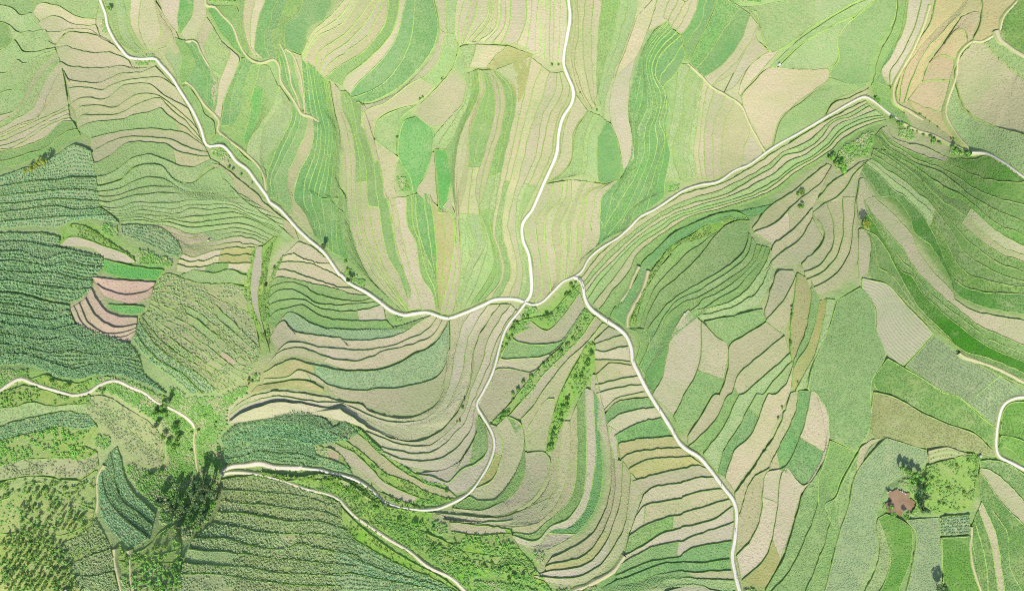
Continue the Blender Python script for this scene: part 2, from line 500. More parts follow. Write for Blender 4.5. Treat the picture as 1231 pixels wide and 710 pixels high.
C655,590 712,630 772,690 F805,0 865,60 915,150 965,270 990,305 1080,340 1250,350 ; H
C642,610 685,665 720,710 F765,0 822,70 835,125 900,180 970,300 990,352 1100,400 1250,425
@right slope foot | straw | on the right slope above the striped field
F692,0 762,62 825,130 850,190 900,262 978,345 985,372 1062,412 1250,448 ; t
F655,12 702,80 762,150 802,190 830,250 900,322 980,392 1070,462 1130,490 1250,540 ; h
F668,60 722,140 762,222 792,268 825,282 872,352 960,432 1050,502 1112,540 1250,600 ; H
F645,112 702,140 742,200 782,272 850,390 930,470 1010,548 1112,580 1250,640 ; h
F682,130 682,200 672,280 742,312 830,402 902,472 1000,550 1050,592 1250,690
@spur tip | straw | beside the lone yellow green tree
F640,115 636,200 640,290 ; t
F680,115 682,180 670,275
@striped field | lime | the striped lilac brown one
F650,292 692,302 742,316 800,380 850,430 905,492 ; L
F652,365 692,385 705,430 705,490 740,568 800,608
@striped green field | lime | the striped green one below the lilac field
F910,496 960,535 1010,565 1080,600 1160,650 1250,705 ; G:.7:G
F806,610 860,650 940,700 1020,735 I1005,20 1060,60 1120,115
@right middle field | lime | below the striped fields
F742,582 860,650 945,705 I1000,10 1055,62 1128,122 ; h
F692,648 700,690 I760,5 860,60 960,105 1060,140 1122,200
@olive field | lime | the olive one above the thicket yard
I692,-5 760,10 860,66 960,110 1055,146 1120,205 ; n
I680,110 690,158 742,160 862,195 950,190 1130,228
@road loop fields | lime | inside the road loop at the right edge
I1245,28 1180,35 1155,70 1148,148 ; E
I1250,180 1200,158 1148,150 ; E
I1250,270 1210,225 1180,200 1142,195 1145,225
@lower right fan | lime | in the lower right corner fan
I1075,240 1130,240 1180,255 1250,300 ; h
I1078,268 1110,275 1170,320 1250,405 ; t
I1075,278 1090,300 1150,390 1250,490 ; h
I1072,285 1110,402 1172,502 1182,620 1235,725 ; h
I1080,390 1130,500 1150,610 1165,725 ; b
I1070,420 1110,530 1130,640 1142,725 ; h
I1055,460 1075,520 1095,600 1105,725 ; h
I1045,480 1042,560 1060,650 1088,725
@pond green | lime | below the muddy pond
I738,432 800,460 830,490 825,600 790,690 780,725 ; E
I708,450 738,540 750,610 725,690 700,725 ; g
I700,480 715,560 695,640 650,725
@right of pond green | lime | pale, right of the pond field
I808,455 842,500 835,600 805,725 ; G
I928,448 932,520 938,610 932,725
@vegetable bed | weed | the leafy bed below the thicket yard
I932,445 985,440 1038,432 ; v
I932,512 985,510 1038,508
@rectangular green field | lime | rectangular, below the leafy vegetable bed
I936,518 985,516 1040,512 ; E
I945,725 1010,725 1085,725
@ridged bed | soil | the ridged pale bed above the thicket yard
I888,206 950,192 1025,212 ; r
I895,252 950,235 1020,232
@thicket yard | weed | the thicket beside the pond
I880,260 950,240 1050,215 1075,235 ; y
I870,430 930,430 1040,405 1060,300
@hill field | lime | left of the muddy pond
I735,160 650,250 620,310 605,390 575,480 520,690 512,725 ; G
I885,205 885,245 770,310 730,345 705,430 700,480 705,560 650,690 640,725
@hill notch | lime | at the tip of the pale hill field
I730,158 680,190 650,245 ; t
I680,168 640,200 628,300
@big green field | lime | the big one below the ravine terraces
F560,372 545,430 520,500 475,600 455,690 I480,-5 520,60 532,160 ; m
F645,325 690,380 702,480 735,570 690,650 I682,0 680,120 632,208
@ravine neck | weed | in the narrow neck of the ravine
F415,275 400,400 390,470 395,590 ; o
F465,300 465,380 440,500 400,590 ; m
F495,375 480,450 455,530 405,610 395,680 ; o
F520,365 505,470 480,560 440,640 410,700 ; g
F555,370 535,450 500,540 460,620 440,690
@ravine steps | dark | on steep steps by the lone tree
F470,60 510,110 505,165 430,240 ; t
F520,20 545,90 540,180 490,250 440,270 ; t
F580,0 580,130 560,210 500,275 450,295 ; t
F625,0 612,150 590,230 540,290 465,330 ; t
F635,110 632,240 600,290 530,340 470,360
@ravine tan fan | dark | west of the ravine's dark trees
C520,590 460,640 400,690 F320,30 255,110 ; t
C540,600 C500,660 F410,20 340,90 260,125 ; t:.6:b
F470,40 410,110 330,170 ; t
F470,75 420,155 340,215 300,265 ; t
F510,150 430,240 350,255 300,270
@ravine slips | weed | above the eastern ravine thickets
C640,585 590,625 540,660 490,712 ; t
C672,575 620,630 590,680 560,712 F520,20 ; t
C650,600 632,660 622,712 F580,5
@stub field | straw | the pale stub between green wings
C640,645 635,690 F630,10 640,80 ; b
C655,645 680,690 F700,30 680,80
@northeast road steps | dark | under the northeast road
C662,362 500,448 340,545 235,612 140,662 0,702 E1192,15 1082,80 942,198 900,245 865,290 ; t g
C672,385 600,425 545,440 500,500 425,550 370,560 330,600 270,635 160,700 E1228,35 1120,92 1010,180 930,260 878,325 ; t g
C722,418 640,432 570,472 500,542 400,602 332,652 212,712 E1228,60 1155,102 1060,165 990,235 925,315 885,370 ; g t m
C735,440 662,466 600,502 530,560 450,605 400,642 345,690 F240,20 140,52 50,72 0,100 E1130,170 1075,225 1055,285 1010,350 950,420
@lower road steps | weed | above the bright ribbon, under the northeast road
F410,8 330,40 245,72 180,52 100,72 20,105 E1200,130 1130,195 1085,240 1062,300 1020,360 970,425 ; d
F180,58 100,82 20,135 E1195,170 1130,235 1100,275 1060,370 1035,470
@ribbon slope | weed | the bright ribbon beside the brown ditch
F185,62 110,88 25,140 E1195,176 1140,240 1115,275 1070,370 1040,470 ; y
F240,78 180,85 130,122 60,150 0,165 E1180,215 1140,265 1115,300 1085,370 1060,450
@hill greens | dark | on the green hillside right of the junction
F241,80 180,87 131,124 60,152 0,167 E1180,218 1140,268 1115,303 1085,373 1062,455 ; m
F242,82 180,90 132,126 60,215 0,275 E1150,342 1112,410 1092,470 ; m
F242,130 220,200 145,262 60,312 0,346 E1170,395 1112,470 1108,500 ; m
F270,172 242,242 160,302 60,362 0,382 E1172,432 1135,560 1095,640 ; m:.6:m
F320,186 280,272 200,362 100,396 40,405 ; g
F330,272 300,352 272,392 180,420 72,445
@hill tail | lime | down the tail of the green hillside
E1040,475 1060,480 1080,520 1065,580 ; m
E1092,475 1110,500 1108,540 1075,610 ; d
E1135,475 1140,560 1095,640
@hill pale strips | dark | right of the south road's first stretch
E1178,435 1140,560 1098,645 1115,690 ; d
F20,405 0,430 E1190,500 1160,640 1125,710 ; l
F68,448 68,570 50,640 10,708 I-30,80 ; t:.5:m
F75,450 120,500 165,535 160,620 130,712 I112,5 55,95 0,148
@hill saddle field | dark | on the saddle right of the green hillside
F78,448 200,425 290,402 ; m
F168,532 230,492 302,448
@saddle strips | dark | below the saddle, right of the south road
F300,405 330,300 350,265 398,265 ; t
F305,440 360,380 395,320 410,285 ; t
F320,500 375,470 400,380 412,300
@south road fan | dark | right of the south road's middle stretch
F302,450 232,495 170,535 165,620 135,712 I118,0 55,100 20,150 ; t
F368,500 292,560 205,640 175,712 I168,0 115,100 25,188 ; t:.5:m
F388,565 300,640 215,712 I205,0 150,120 75,218 ; g
F395,590 340,650 290,712 I268,0 205,120 150,205 132,285 ; g:.5:d
F402,600 370,680 330,712 I310,0 250,145 190,205 155,305 ; b
I392,-10 335,120 290,210 240,280 190,350
@south road tail fan | dark | right of the south road's lower stretch
I392,0 340,140 290,215 245,285 192,356 ; t:.3:t
I420,-10 408,70 330,230 320,262 250,310 205,440 ; d:.45:t
I465,-10 440,110 375,260 300,290 285,430 245,530 195,580 ; b:.25:d:.45:l:.65:b
I482,-5 522,60 530,150 510,240 440,330 370,265 335,470 300,590 215,672 ; b:.8:o
I530,165 512,245 500,258 430,360 400,470 345,620 300,705
@long green tails | dark | on long green tails at the lower edge
I532,168 505,258 435,360 415,430 370,580 300,705 ; m
I495,290 490,395 440,530 385,640 310,725 ; m
I545,390 520,520 490,600 440,725 ; m
I570,490 540,600 515,725
@tail block | lime | above the long green tails
I534,168 515,240 492,300 490,395 ; m
I630,212 575,310 550,372 500,396
@tail side strips | lime | between green tails and pale hill field
I635,215 580,312 552,375 515,398 545,480 ; m
I640,225 605,320 602,420 572,488
@middle lane east plot | lime | right of the middle lane below the junction
E680,445 740,480 790,440 860,345 ; t
E640,470 620,510 690,530 800,515 880,400 ; m
E590,540 575,580 640,580 740,570 800,525 ; b
E545,660 560,620 620,620 690,630 745,575 ; t
E525,705 H500,20 505,70 530,100 540,100 600,40 E640,690
@junction gully bank | weed | below the road junction, full of shrubs
E868,308 800,372 745,428 690,434 632,456 592,500 575,560 ; y
E858,342 805,418 762,472 690,472 622,504 577,572
@upper gully bank | weed | in the upper of two shrub gullies
E880,402 800,530 748,582 695,637 645,697 H605,42 545,102 ; y
E912,434 868,506 800,577 728,647 682,712 H640,35 592,88 557,110
@lower gully bank | weed | in the lower of two shrub gullies
E895,515 848,600 806,682 H787,15 754,120 740,208 ; y
E918,540 912,620 880,692 H845,20 805,95 765,208
@gully terraces | lime | between the two green gullies
E915,430 870,500 800,570 730,640 680,705 H600,85 ; t:.5:b:.8:t
E942,455 880,530 820,582 770,642 720,710 H690,50 650,90 ; t
E965,465 902,520 840,600 800,680 H785,10 735,120 740,205 672,208
@below lane fan | lime | right of the middle lane's lower curve
H535,110 550,150 555,220 520,290 475,345 ; l:.4:o
H560,118 582,170 578,225 545,310 480,342 ; t
H600,80 650,110 660,180 650,235 610,320 560,378 500,385 465,370 ; m
H662,210 662,290 620,365 560,400 500,420 400,412 ; t
H672,212 735,212 755,250 740,300 700,370 640,415 580,440 500,435 415,425
@gully foot plot | lime | touching the foot of the second gully
H675,120 700,80 740,20 770,20 ; t
H672,205 735,208 738,190 760,110
@pale comb | lime | on the pale comb below the shrub gullies
H760,215 752,280 745,330 695,395 620,435 570,445 500,445 400,435 330,428 ; t:.4:t
H800,100 785,230 780,300 760,362 700,440 640,462 560,462 450,462 370,452 ; t
H826,100 822,250 800,350 760,420 705,465 620,480 ; t
H850,40 850,250 830,370 770,440 740,462 690,505 625,500 ; m
H880,-20 885,260 870,370 820,450 760,475 700,530 620,510 ; l
H910,-10 920,200 910,300 880,420 820,485 760,492 700,555 630,540 ; d:.8:l
H945,60 932,140 945,280 930,380 880,470 830,515 745,562
@orange comb | dark | left of the south road ladder
H955,110 970,200 975,300 960,400 910,500 860,540 760,590 ; t
H985,240 990,330 970,430 930,520 880,580 740,620 ; t:.5:o
H1015,245 1010,360 985,460 940,560 870,620 740,640 ; t:.5:l
H1045,285 1035,400 1020,480 980,560 930,620 840,662 700,655 ; t
H1092,345 1045,430 1022,560 960,622 880,682 800,692 680,662
@comb head | lime | at the head of the pale comb
E900,640 900,690 H905,50 918,130 ; l
E920,640 H935,10 945,60 930,130 ; l
H962,115 970,180 985,235 ; l
H1000,140 995,190 1000,240
@ladder head | dark | left of the south road's first stretch
E965,470 940,490 915,515 ; t
E1028,495 980,505 920,530 ; t
E1038,538 985,545 950,555 918,550 ; b
E1046,592 970,586 918,585 ; o
E1052,605 965,600 920,640 ; b
E1078,640 965,665 915,676 ; b
E1092,672 980,690 920,706 ; b
H1105,-10 1000,15 945,60 ; b
H1112,14 1060,15 992,30 955,65
@ladder | dark | on the ladder beside the south road
H1112,16 1060,17 992,32 955,68 952,108 ; d
H1132,50 1080,56 1000,76 958,108 ; l
H1162,88 1110,95 1040,120 985,150 ; d
H1205,152 1130,158 1060,165 1000,178 ; o
H1228,195 1130,200 1040,216 1008,238 ; o
I28,224 H1228,228 1150,231 1080,246 1040,268 ; o
I92,268 50,258 0,270 H1228,270 1170,281 1100,301 1048,315 ; t
I112,300 60,302 0,318 H1228,322 1130,336 1092,360 ; l
I150,343 70,350 0,370 H1228,376 1170,386 1100,402 1062,440 ; t:.85:l
I168,378 80,406 0,430 H1228,436 1170,446 1100,472 1040,510 ; t:.55:m
I182,405 120,450 60,470 0,482 H1228,486 1160,502 1090,546 1025,580 ; l
I186,462 80,500 0,530 H1228,532 1140,546 1060,582 1010,612 ; l:.5:m
I180,530 60,550 0,578 H1228,586 1130,601 1060,626 992,652 ; d
I178,592 60,610 0,605 H1228,608 1160,612 1080,642 1000,672 ; d
I185,636 80,641 0,642 H1228,637 1140,652 1060,682 930,705 ; t:.35:m
I195,672 60,667 0,660 H1228,664 1180,668 1120,690 1060,712 ; g
I205,715 130,712 70,692 40,685 ; l
I210,740 100,740 0,740 H1100,735
"""
ROADS = {  # name: (width m, tone, sheet points)
 'northwest':(2.3,'concrete',"A355,-40 362,0 380,50 388,95 410,140 440,180 465,207 510,213 560,213 580,235 620,280 645,320 680,375 705,420 725,465 740,515 755,528 800,525 825,545 850,580 890,610 920,650 950,690 965,712 D970,15 1010,45 1060,100 1110,150 1160,190 1195,235 1225,280 E0,280 30,310 90,342 140,378 180,408 225,425 270,418 310,415 350,428 388,436 450,415 520,385 550,370 600,366 640,370 665,380"),
 'north':(2.35,'concrete',"B818,-40 820,0 826,60 815,130 802,225 815,270 838,330 830,375 800,425 785,480 778,550 750,620 715,700 E690,45 655,95 655,150 675,200 685,270 685,345 665,380"),
 'northeast':(1.5,'concrete',"E665,380 690,388 725,378 760,345 800,305 840,288 870,265 895,220 935,185 1000,145 1040,110 1080,70 1130,45 1190,5 C0,690 60,668 130,655 190,615 240,595 300,552 340,525 430,475 540,410 620,365 658,350 690,365 740,405 800,445"),
 'east':(1.6,'concrete',"C1045,550 1100,555 1150,580 1200,615 1260,660"),
 'south':(2.6,'concrete',"E840,290 860,296 872,320 878,360 895,395 950,440 1020,490 1045,540 1052,590 1080,650 1115,715 H1130,30 1175,100 1222,180 I15,200 65,230 110,285 155,345 185,385 196,430 190,520 180,580 190,640 208,715 215,750"),
 'middle':(1.6,'concrete',"E665,382 640,415 600,465 575,530 560,590 540,650 510,705 H490,40 510,80 545,140 553,190 535,250 500,310 465,355 420,385 330,418 210,408 150,385 100,340 50,310 0,293 G1200,288 1150,275 1090,268"),
 'gully':(3.4,'dirt',"G1100,268 1050,268 990,265 940,252 890,258 840,262 810,275 796,292"),
 'lower':(1.8,'dirt',"G800,292 830,284 900,286 1000,308 1100,342 1190,365 1228,385 H10,400 50,440 120,490 190,535 250,570 310,620 400,665 450,712 480,745"),
 'west':(2.1,'dirt',"D-30,715 0,697 40,670 75,655 110,668 170,688 240,708 G270,6 320,-4 D355,680 400,662 430,665 470,685 520,705 G560,28 610,50 665,80 695,108 702,125"),
 'right loop':(1.8,'concrete',"I1260,10 1200,16 1160,40 1142,90 1132,170 1140,220 1180,245 1260,285"),
}
PATHS = {
 'gully foot':(1.1,"G702,125 700,180 708,240 715,290"),
 'northern gully':(1.3,"A740,-20 745,20 775,25 800,55 840,95 860,150 880,190 905,215 940,228 990,215 1008,245 1012,290 1045,340 1070,380 1090,410 1120,420 1150,440"),
 'lens':(1.0,"A670,150 705,150 725,190 755,240 "),
 'lens foot':(1.2,"A670,295 700,320 735,375 775,415 790,440 785,470 820,500 870,540 920,585 950,630 960,690"),
 'ridge':(1.2,"C20,230 70,275 105,312 160,345 210,378 235,430 265,490 300,550"),
 'round hill':(1.2,"C1210,5 1160,60 1145,110 1085,150 1045,152 1000,200 988,280 960,360 952,410 985,475 1045,548"),
 'right slope':(1.6,"F1000,562 1015,575 1060,590 1120,610 1180,640 1250,675"),
 'left foot':(1.4,"G375,258 355,295 350,340 352,390 347,430"),
 'lower foot':(1.4,"G412,560 415,610 425,660 440,720"),
 'lower foot twin':(1.2,"G462,565 470,620 472,665 480,720"),
 'brown ditch':(1.6,"E1108,265 1095,310 1075,360 1050,400 1035,430 1035,470"),
 'brown ditch twin':(1.2,"E1075,250 1055,290 1035,340 1000,385"),
 'comb foot':(2.0,"H1022,585 985,635 940,665 890,690 820,718"),
 'corner lane':(1.2,"I1045,480 1040,560 1055,645 1085,725"),
 'top right lane':(2.6,"C1135,110 1150,145 1190,175 1250,215"),
 'hedge foot':(1.0,"C800,445 850,470 910,490 970,520 1045,550"),
 'gap ditch':(.9,"A1030,178 1055,195 1080,260 1095,350 1100,410"),
 'gap ditch twin':(.8,"A1010,160 1030,200 1045,260 1050,300 1070,345 1085,390"),
 'ravine dirt':(1.6,"C895,20 870,100 830,190 790,260 765,310 770,370 820,400 880,440"),
}
import bpy, math, random
import numpy as np
rng = np.random.default_rng(7); random.seed(7)
S, HC, CX, CY = 0.5, 480.0, 615.5, 355.0
scene = bpy.context.scene
col = scene.collection

# ------------------------------------------------------------------ lie of the land
KNOTS = """0,0,-2 60,100,5 0,200,15 100,0,0 200,0,7 250,0,9 330,0,12 420,0,20 500,0,29 560,0,35 650,0,41 720,0,38 780,0,32 900,0,24 1000,0,18 1060,20,18 1150,60,28 1231,100,38
150,50,1 150,160,12 150,240,23 100,300,31 60,380,39 30,460,47 140,460,42 200,480,36 215,100,8 247,172,10 320,240,13 375,290,18 425,345,23 500,378,26 540,380,27 632,360,29
300,60,11 360,140,9 330,200,10 400,150,15 480,150,23 560,150,31 400,250,17 480,280,23 560,300,28 640,200,36 630,280,32
320,300,17 310,380,21 330,360,23 300,440,30 330,430,32 330,490,34 420,340,22 450,440,33 480,500,39 480,560,46 515,610,51 240,560,22 250,520,26 215,600,33 100,520,46 60,620,53 150,700,53 250,640,40 350,580,44 350,700,58 440,620,52 560,700,62 590,630,56
690,333,28 760,262,22 910,190,16 1040,118,12 850,150,21 800,60,28 760,180,27 920,100,20 700,420,35 740,410,34 768,460,37 830,545,43 882,605,48 885,680,53 700,520,42 740,620,50 620,480,39 650,600,50 690,690,58 600,420,33 800,330,27 850,330,31 950,330,35 900,480,43 860,420,36 960,560,49 930,650,53
1030,262,30 1060,160,20 1100,300,37 1200,200,46 1231,300,52 1180,380,52 1060,330,36 1060,400,42 1000,420,44 980,260,27 1000,190,21 1050,550,52 1160,560,55 1220,520,56 1200,650,60 1000,690,57 1100,690,60 1165,183,30 1110,150,20
-150,-100,-14 400,-120,12 800,-120,36 1100,-120,18 1400,0,50 1400,400,60 1400,800,70 800,830,66 400,830,66 0,830,64 -150,500,56 -150,250,24"""
K = np.array([[float(v) for v in k.split(',')] for k in KNOTS.split()])
def _phi(r): return np.sqrt(r*r + 70.0**2)
_P = np.hstack([np.ones((len(K),1)), K[:,:2]/500])
_A = _phi(np.hypot(K[:,None,0]-K[None,:,0], K[:,None,1]-K[None,:,1])) - np.eye(len(K))*6.0
_M = np.block([[_A,_P],[_P.T,np.zeros((3,3))]])
_W = np.linalg.solve(_M, np.concatenate([30+(K[:,2]-30)*1.3,np.zeros(3)]))
def Zf(p):
    p = np.asarray(p,float); q = p.reshape(-1,2)
    r = _phi(np.hypot(q[:,None,0]-K[None,:,0], q[:,None,1]-K[None,:,1]))
    z = r@_W[:-3] + _W[-3] + q[:,0]/500*_W[-2] + q[:,1]/500*_W[-1]
    return z.reshape(p.shape[:-1])
def XY(p, z):
    p = np.asarray(p,float); k = S*(HC-z)/450.0
    return np.stack([(p[...,0]-CX)*k, (CY-p[...,1])*k], -1)
def ground(px, py, dz=0.0):
    z = float(Zf([px,py])); x,y = XY([px,py],z); return (float(x),float(y),z+dz)
def parse(s):
    out=[]; o=(0,0)
    for t in s.split():
        if t[0].isalpha(): o=SHEETS[t[0]]; t=t[1:]
        if not t: continue
        a,b=t.split(','); out.append((o[0]+float(a)/3, o[1]+float(b)/3))
    return np.array(out)
def resample(p, n):
    """centripetal-ish Catmull-Rom through p, n points evenly spaced along it"""
    if len(p)==2: pts=np.linspace(p[0],p[1],40)
    else:
        q=np.vstack([2*p[0]-p[1],p,2*p[-1]-p[-2]]); pts=[]
        for i in range(1,len(q)-2):
            a,b,c,d=q[i-1],q[i],q[i+1],q[i+2]
            lb=np.linalg.norm(c-b)+1e-6
            m1=(c-a)/(np.linalg.norm(c-b)+np.linalg.norm(b-a)+1e-6)*lb
            m2=(d-b)/(np.linalg.norm(d-c)+np.linalg.norm(c-b)+1e-6)*lb
            t=np.linspace(0,1,14,endpoint=False)[:,None]
            pts.append((2*t**3-3*t*t+1)*b+(t**3-2*t*t+t)*m1+(-2*t**3+3*t*t)*c+(t**3-t*t)*m2)
        pts=np.vstack(pts+[p[-1:]])
    s=np.concatenate([[0],np.cumsum(np.linalg.norm(np.diff(pts,axis=0),axis=1))])
    f=np.linspace(0,s[-1],n)
    return np.stack([np.interp(f,s,pts[:,0]),np.interp(f,s,pts[:,1])],1)
def length(p): return float(np.linalg.norm(np.diff(p,axis=0),axis=1).sum())
def smooth_noise(n, step, amp):
    k=max(3,int(n/step)+2); v=rng.normal(0,1,k); x=np.linspace(0,k-1,n)
    i=np.clip(x.astype(int),0,k-2); f=x-i; f=f*f*(3-2*f)
    return amp*np.clip(v[i]*(1-f)+v[i+1]*f,-1.6,1.6)

# ------------------------------------------------------------------ mesh helpers
def make_mesh(name, V, F, mat, smooth=False, uv=None):
    V=np.asarray(V,np.float32); me=bpy.data.meshes.new(name)
    F=np.asarray(F,np.int32)
    me.vertices.add(len(V)); me.vertices.foreach_set('co',V.ravel())
    k=F.shape[1]; me.loops.add(F.size); me.polygons.add(len(F))
    me.loops.foreach_set('vertex_index',F.ravel())
    me.polygons.foreach_set('loop_start',np.arange(0,F.size,k,dtype=np.int32))
    if uv is not None:
        l=me.uv_layers.new(name='UVMap'); l.data.foreach_set('uv',np.asarray(uv,np.float32)[F.ravel()].ravel())
    me.polygons.foreach_set('use_smooth',np.full(len(F),smooth))
    me.update(calc_edges=True); me.validate()
    me.materials.append(mat)
    return me
def link(name, me, parent=None, loc=(0,0,0)):
    o=bpy.data.objects.new(name,me); col.objects.link(o); o.location=loc
    if parent is not None: o.parent=parent
    return o
def tag(o,label=None,cat=None,group=None,kind=None):
    if label: o['label']=label
    if cat: o['category']=cat
    if group: o['group']=group
    if kind: o['kind']=kind
    return o
def grid_faces(n,m,off=0):
    i,j=np.meshgrid(np.arange(n-1),np.arange(m-1),indexing='ij'); a=(i*m+j).ravel()
    return np.stack([a,a+m,a+m+1,a+1],1)+off
def up(F,V):
    """turn quads so that they face up"""
    V=np.asarray(V); a,b,c=V[F[:,0]],V[F[:,1]],V[F[:,2]]
    nz=(b[:,0]-a[:,0])*(c[:,1]-a[:,1])-(b[:,1]-a[:,1])*(c[:,0]-a[:,0])
    F=F.copy(); F[nz<0]=F[nz<0][:,::-1]; return F

# ------------------------------------------------------------------ materials
def ALB(r,g,b): # measured surface colour (8 bit, as the eye sees it in full sun) to base colour
    return tuple((v/12.92 if v<.04045 else ((v+.055)/1.055)**2.4)/2.35 for v in (r/255,g/255,b/255))
def mat_base(name):
    m=bpy.data.materials.new(name); m.use_nodes=True; nt=m.node_tree
    b=nt.nodes['Principled BSDF']; b.inputs['Specular IOR Level'].default_value=0.12; b.inputs['Roughness'].default_value=0.9
    return m,nt,b
def N(nt,t,**kw):
    n=nt.nodes.new(t)
    for k,v in kw.items(): setattr(n,k,v)
    return n
def noise(nt,vec,scale,detail=4,rough=.6):
    n=N(nt,'ShaderNodeTexNoise'); n.inputs['Scale'].default_value=scale; n.inputs['Detail'].default_value=detail; n.inputs['Roughness'].default_value=rough
    nt.links.new(vec,n.inputs['Vector']); return n.outputs['Fac']
def ramp(nt,fac,lo,hi):
    n=N(nt,'ShaderNodeMapRange',clamp=True); n.inputs['From Min'].default_value=lo; n.inputs['From Max'].default_value=hi
    nt.links.new(fac,n.inputs['Value']); return n.outputs['Result']
def mixc(nt,fac,a,b,mode='MIX'):
    n=N(nt,'ShaderNodeMix',data_type='RGBA',blend_type=mode)
    for s,v in ((n.inputs[6],a),(n.inputs[7],b)):
        if isinstance(v,tuple): s.default_value=(*v,1)
        else: nt.links.new(v,s)
    if isinstance(fac,(int,float)): n.inputs[0].default_value=fac
    else: nt.links.new(fac,n.inputs[0])
    return n.outputs[2]
def math_(nt,op,a,b=0.0):
    n=N(nt,'ShaderNodeMath',operation=op)
    for s,v in ((n.inputs[0],a),(n.inputs[1],b)):
        if isinstance(v,(int,float)): s.default_value=v
        else: nt.links.new(v,s)
    return n.outputs[0]
def bump(nt,b,h,strength,dist):
    n=N(nt,'ShaderNodeBump'); n.inputs['Strength'].default_value=strength; n.inputs['Distance'].default_value=dist
    nt.links.new(h,n.inputs['Height']); nt.links.new(n.outputs[0],b.inputs['Normal'])
def pos(nt): return N(nt,'ShaderNodeNewGeometry').outputs['Position']

def ground_mat(name,c1,c2,patch,rows=0.0,fine=.5,rowsp=1.3):
    """a cropped or fallow terrace: plants c1 over soil / older leaves c2, patches of another growth, sown in rows"""
    m,nt,b=mat_base(name); p=pos(nt)
    oi=N(nt,'ShaderNodeObjectInfo')
    big=ramp(nt,noise(nt,p,.05,4,.62),.36,.68)
    mid=ramp(nt,noise(nt,p,.22,4,.7),.28,.72)
    fin=ramp(nt,noise(nt,p,.85,3,.8),.3,.7)
    uv=N(nt,'ShaderNodeUVMap').outputs[0]
    mp=N(nt,'ShaderNodeMapping'); mp.inputs['Scale'].default_value=(.09,1,1); nt.links.new(uv,mp.inputs['Vector'])
    streak=ramp(nt,noise(nt,mp.outputs[0],.9,4,.7),.3,.7)
    mottle=math_(nt,'ADD',math_(nt,'MULTIPLY',fin,fine),math_(nt,'MULTIPLY',mid,.35))
    mottle=math_(nt,'ADD',mottle,math_(nt,'MULTIPLY',streak,.32))
    mottle=math_(nt,'ADD',mottle,-.17)
    c=mixc(nt,mottle,c1,c2)
    c=mixc(nt,math_(nt,'MULTIPLY',big,.75),c,patch)
    up_=ramp(nt,noise(nt,p,.028,5,.66),.46,.68)             # greener and drier stretches that run across the plots
    c=mixc(nt,math_(nt,'MULTIPLY',up_,.5),c,ALB(174,194,128) if c1[0]>c1[1]*.93 else ALB(178,194,132))
    thin=ramp(nt,noise(nt,p,.13,5,.7),.56,.74)            # thin spots where the soil shows
    c=mixc(nt,math_(nt,'MULTIPLY',thin,.38),c,ALB(214,200,158))
    lushn=ramp(nt,noise(nt,p,.34,4,.75),.56,.8)            # denser, darker growth
    c=mixc(nt,math_(nt,'MULTIPLY',lushn,.45),c,tuple(v*.68 for v in c1))
    h=fin
    if rows>0:
        w=N(nt,'ShaderNodeTexWave',wave_type='BANDS',bands_direction='Y'); w.inputs['Scale'].default_value=.314/rowsp; w.inputs['Distortion'].default_value=.6; w.inputs['Detail'].default_value=2
        nt.links.new(uv,w.inputs['Vector'])
        c=mixc(nt,math_(nt,'MULTIPLY',w.outputs['Fac'],rows),c,c2)
        if rows>.2: h=math_(nt,'ADD',math_(nt,'MULTIPLY',fin,.7),math_(nt,'MULTIPLY',w.outputs['Fac'],.45))
    hs=N(nt,'ShaderNodeHueSaturation'); nt.links.new(c,hs.inputs['Color'])
    r=oi.outputs['Random']
    nt.links.new(math_(nt,'ADD',math_(nt,'MULTIPLY',r,.012),.494),hs.inputs['Hue'])
    nt.links.new(math_(nt,'ADD',math_(nt,'MULTIPLY',r,.16),.95),hs.inputs['Saturation'])
    rr=math_(nt,'FRACT',math_(nt,'MULTIPLY',r,7.31))
    nt.links.new(math_(nt,'ADD',math_(nt,'MULTIPLY',rr,.14),.93),hs.inputs['Value'])
    nt.links.new(hs.outputs[0],b.inputs['Base Color'])
    bump(nt,b,h,.8,.28)
    return m
def leaf_mat(name,c1,c2,trans=.25):
    m,nt,b=mat_base(name); b.inputs['Roughness'].default_value=.6
    g=N(nt,'ShaderNodeNewGeometry')
    c=mixc(nt,g.outputs['Random Per Island'],c1,c2)
    sp_=ramp(nt,noise(nt,pos(nt),.09,4,.65),.32,.68); c=mixc(nt,math_(nt,'MULTIPLY',sp_,.5),c,tuple(v*k for v,k in zip(c2,(.8,.88,.72))))
    oi=N(nt,'ShaderNodeObjectInfo'); hs=N(nt,'ShaderNodeHueSaturation'); nt.links.new(c,hs.inputs['Color'])
    nt.links.new(math_(nt,'ADD',math_(nt,'MULTIPLY',oi.outputs['Random'],.03),.485),hs.inputs['Hue'])
    nt.links.new(math_(nt,'ADD',math_(nt,'MULTIPLY',oi.outputs['Random'],.3),.85),hs.inputs['Value'])
    nt.links.new(hs.outputs[0],b.inputs['Base Color'])
    t=N(nt,'ShaderNodeBsdfTranslucent'); nt.links.new(hs.outputs[0],t.inputs['Color'])
    mx=N(nt,'ShaderNodeMixShader'); mx.inputs[0].default_value=trans
    nt.links.new(b.outputs[0],mx.inputs[1]); nt.links.new(t.outputs[0],mx.inputs[2])
    nt.links.new(mx.outputs[0],nt.nodes['Material Output'].inputs['Surface'])
    return m
def plain_mat(name,c,rough=.8,vary=None,scale=1.0,spec=.2):
    m,nt,b=mat_base(name); b.inputs['Roughness'].default_value=rough; b.inputs['Specular IOR Level'].default_value=spec
    if vary:
        p=pos(nt); f=ramp(nt,noise(nt,p,scale,5,.65),.3,.7)
        nt.links.new(mixc(nt,f,c,vary),b.inputs['Base Color']); bump(nt,b,f,.4,.1)
    else: b.inputs['Base Color'].default_value=(*c,1)
    return m
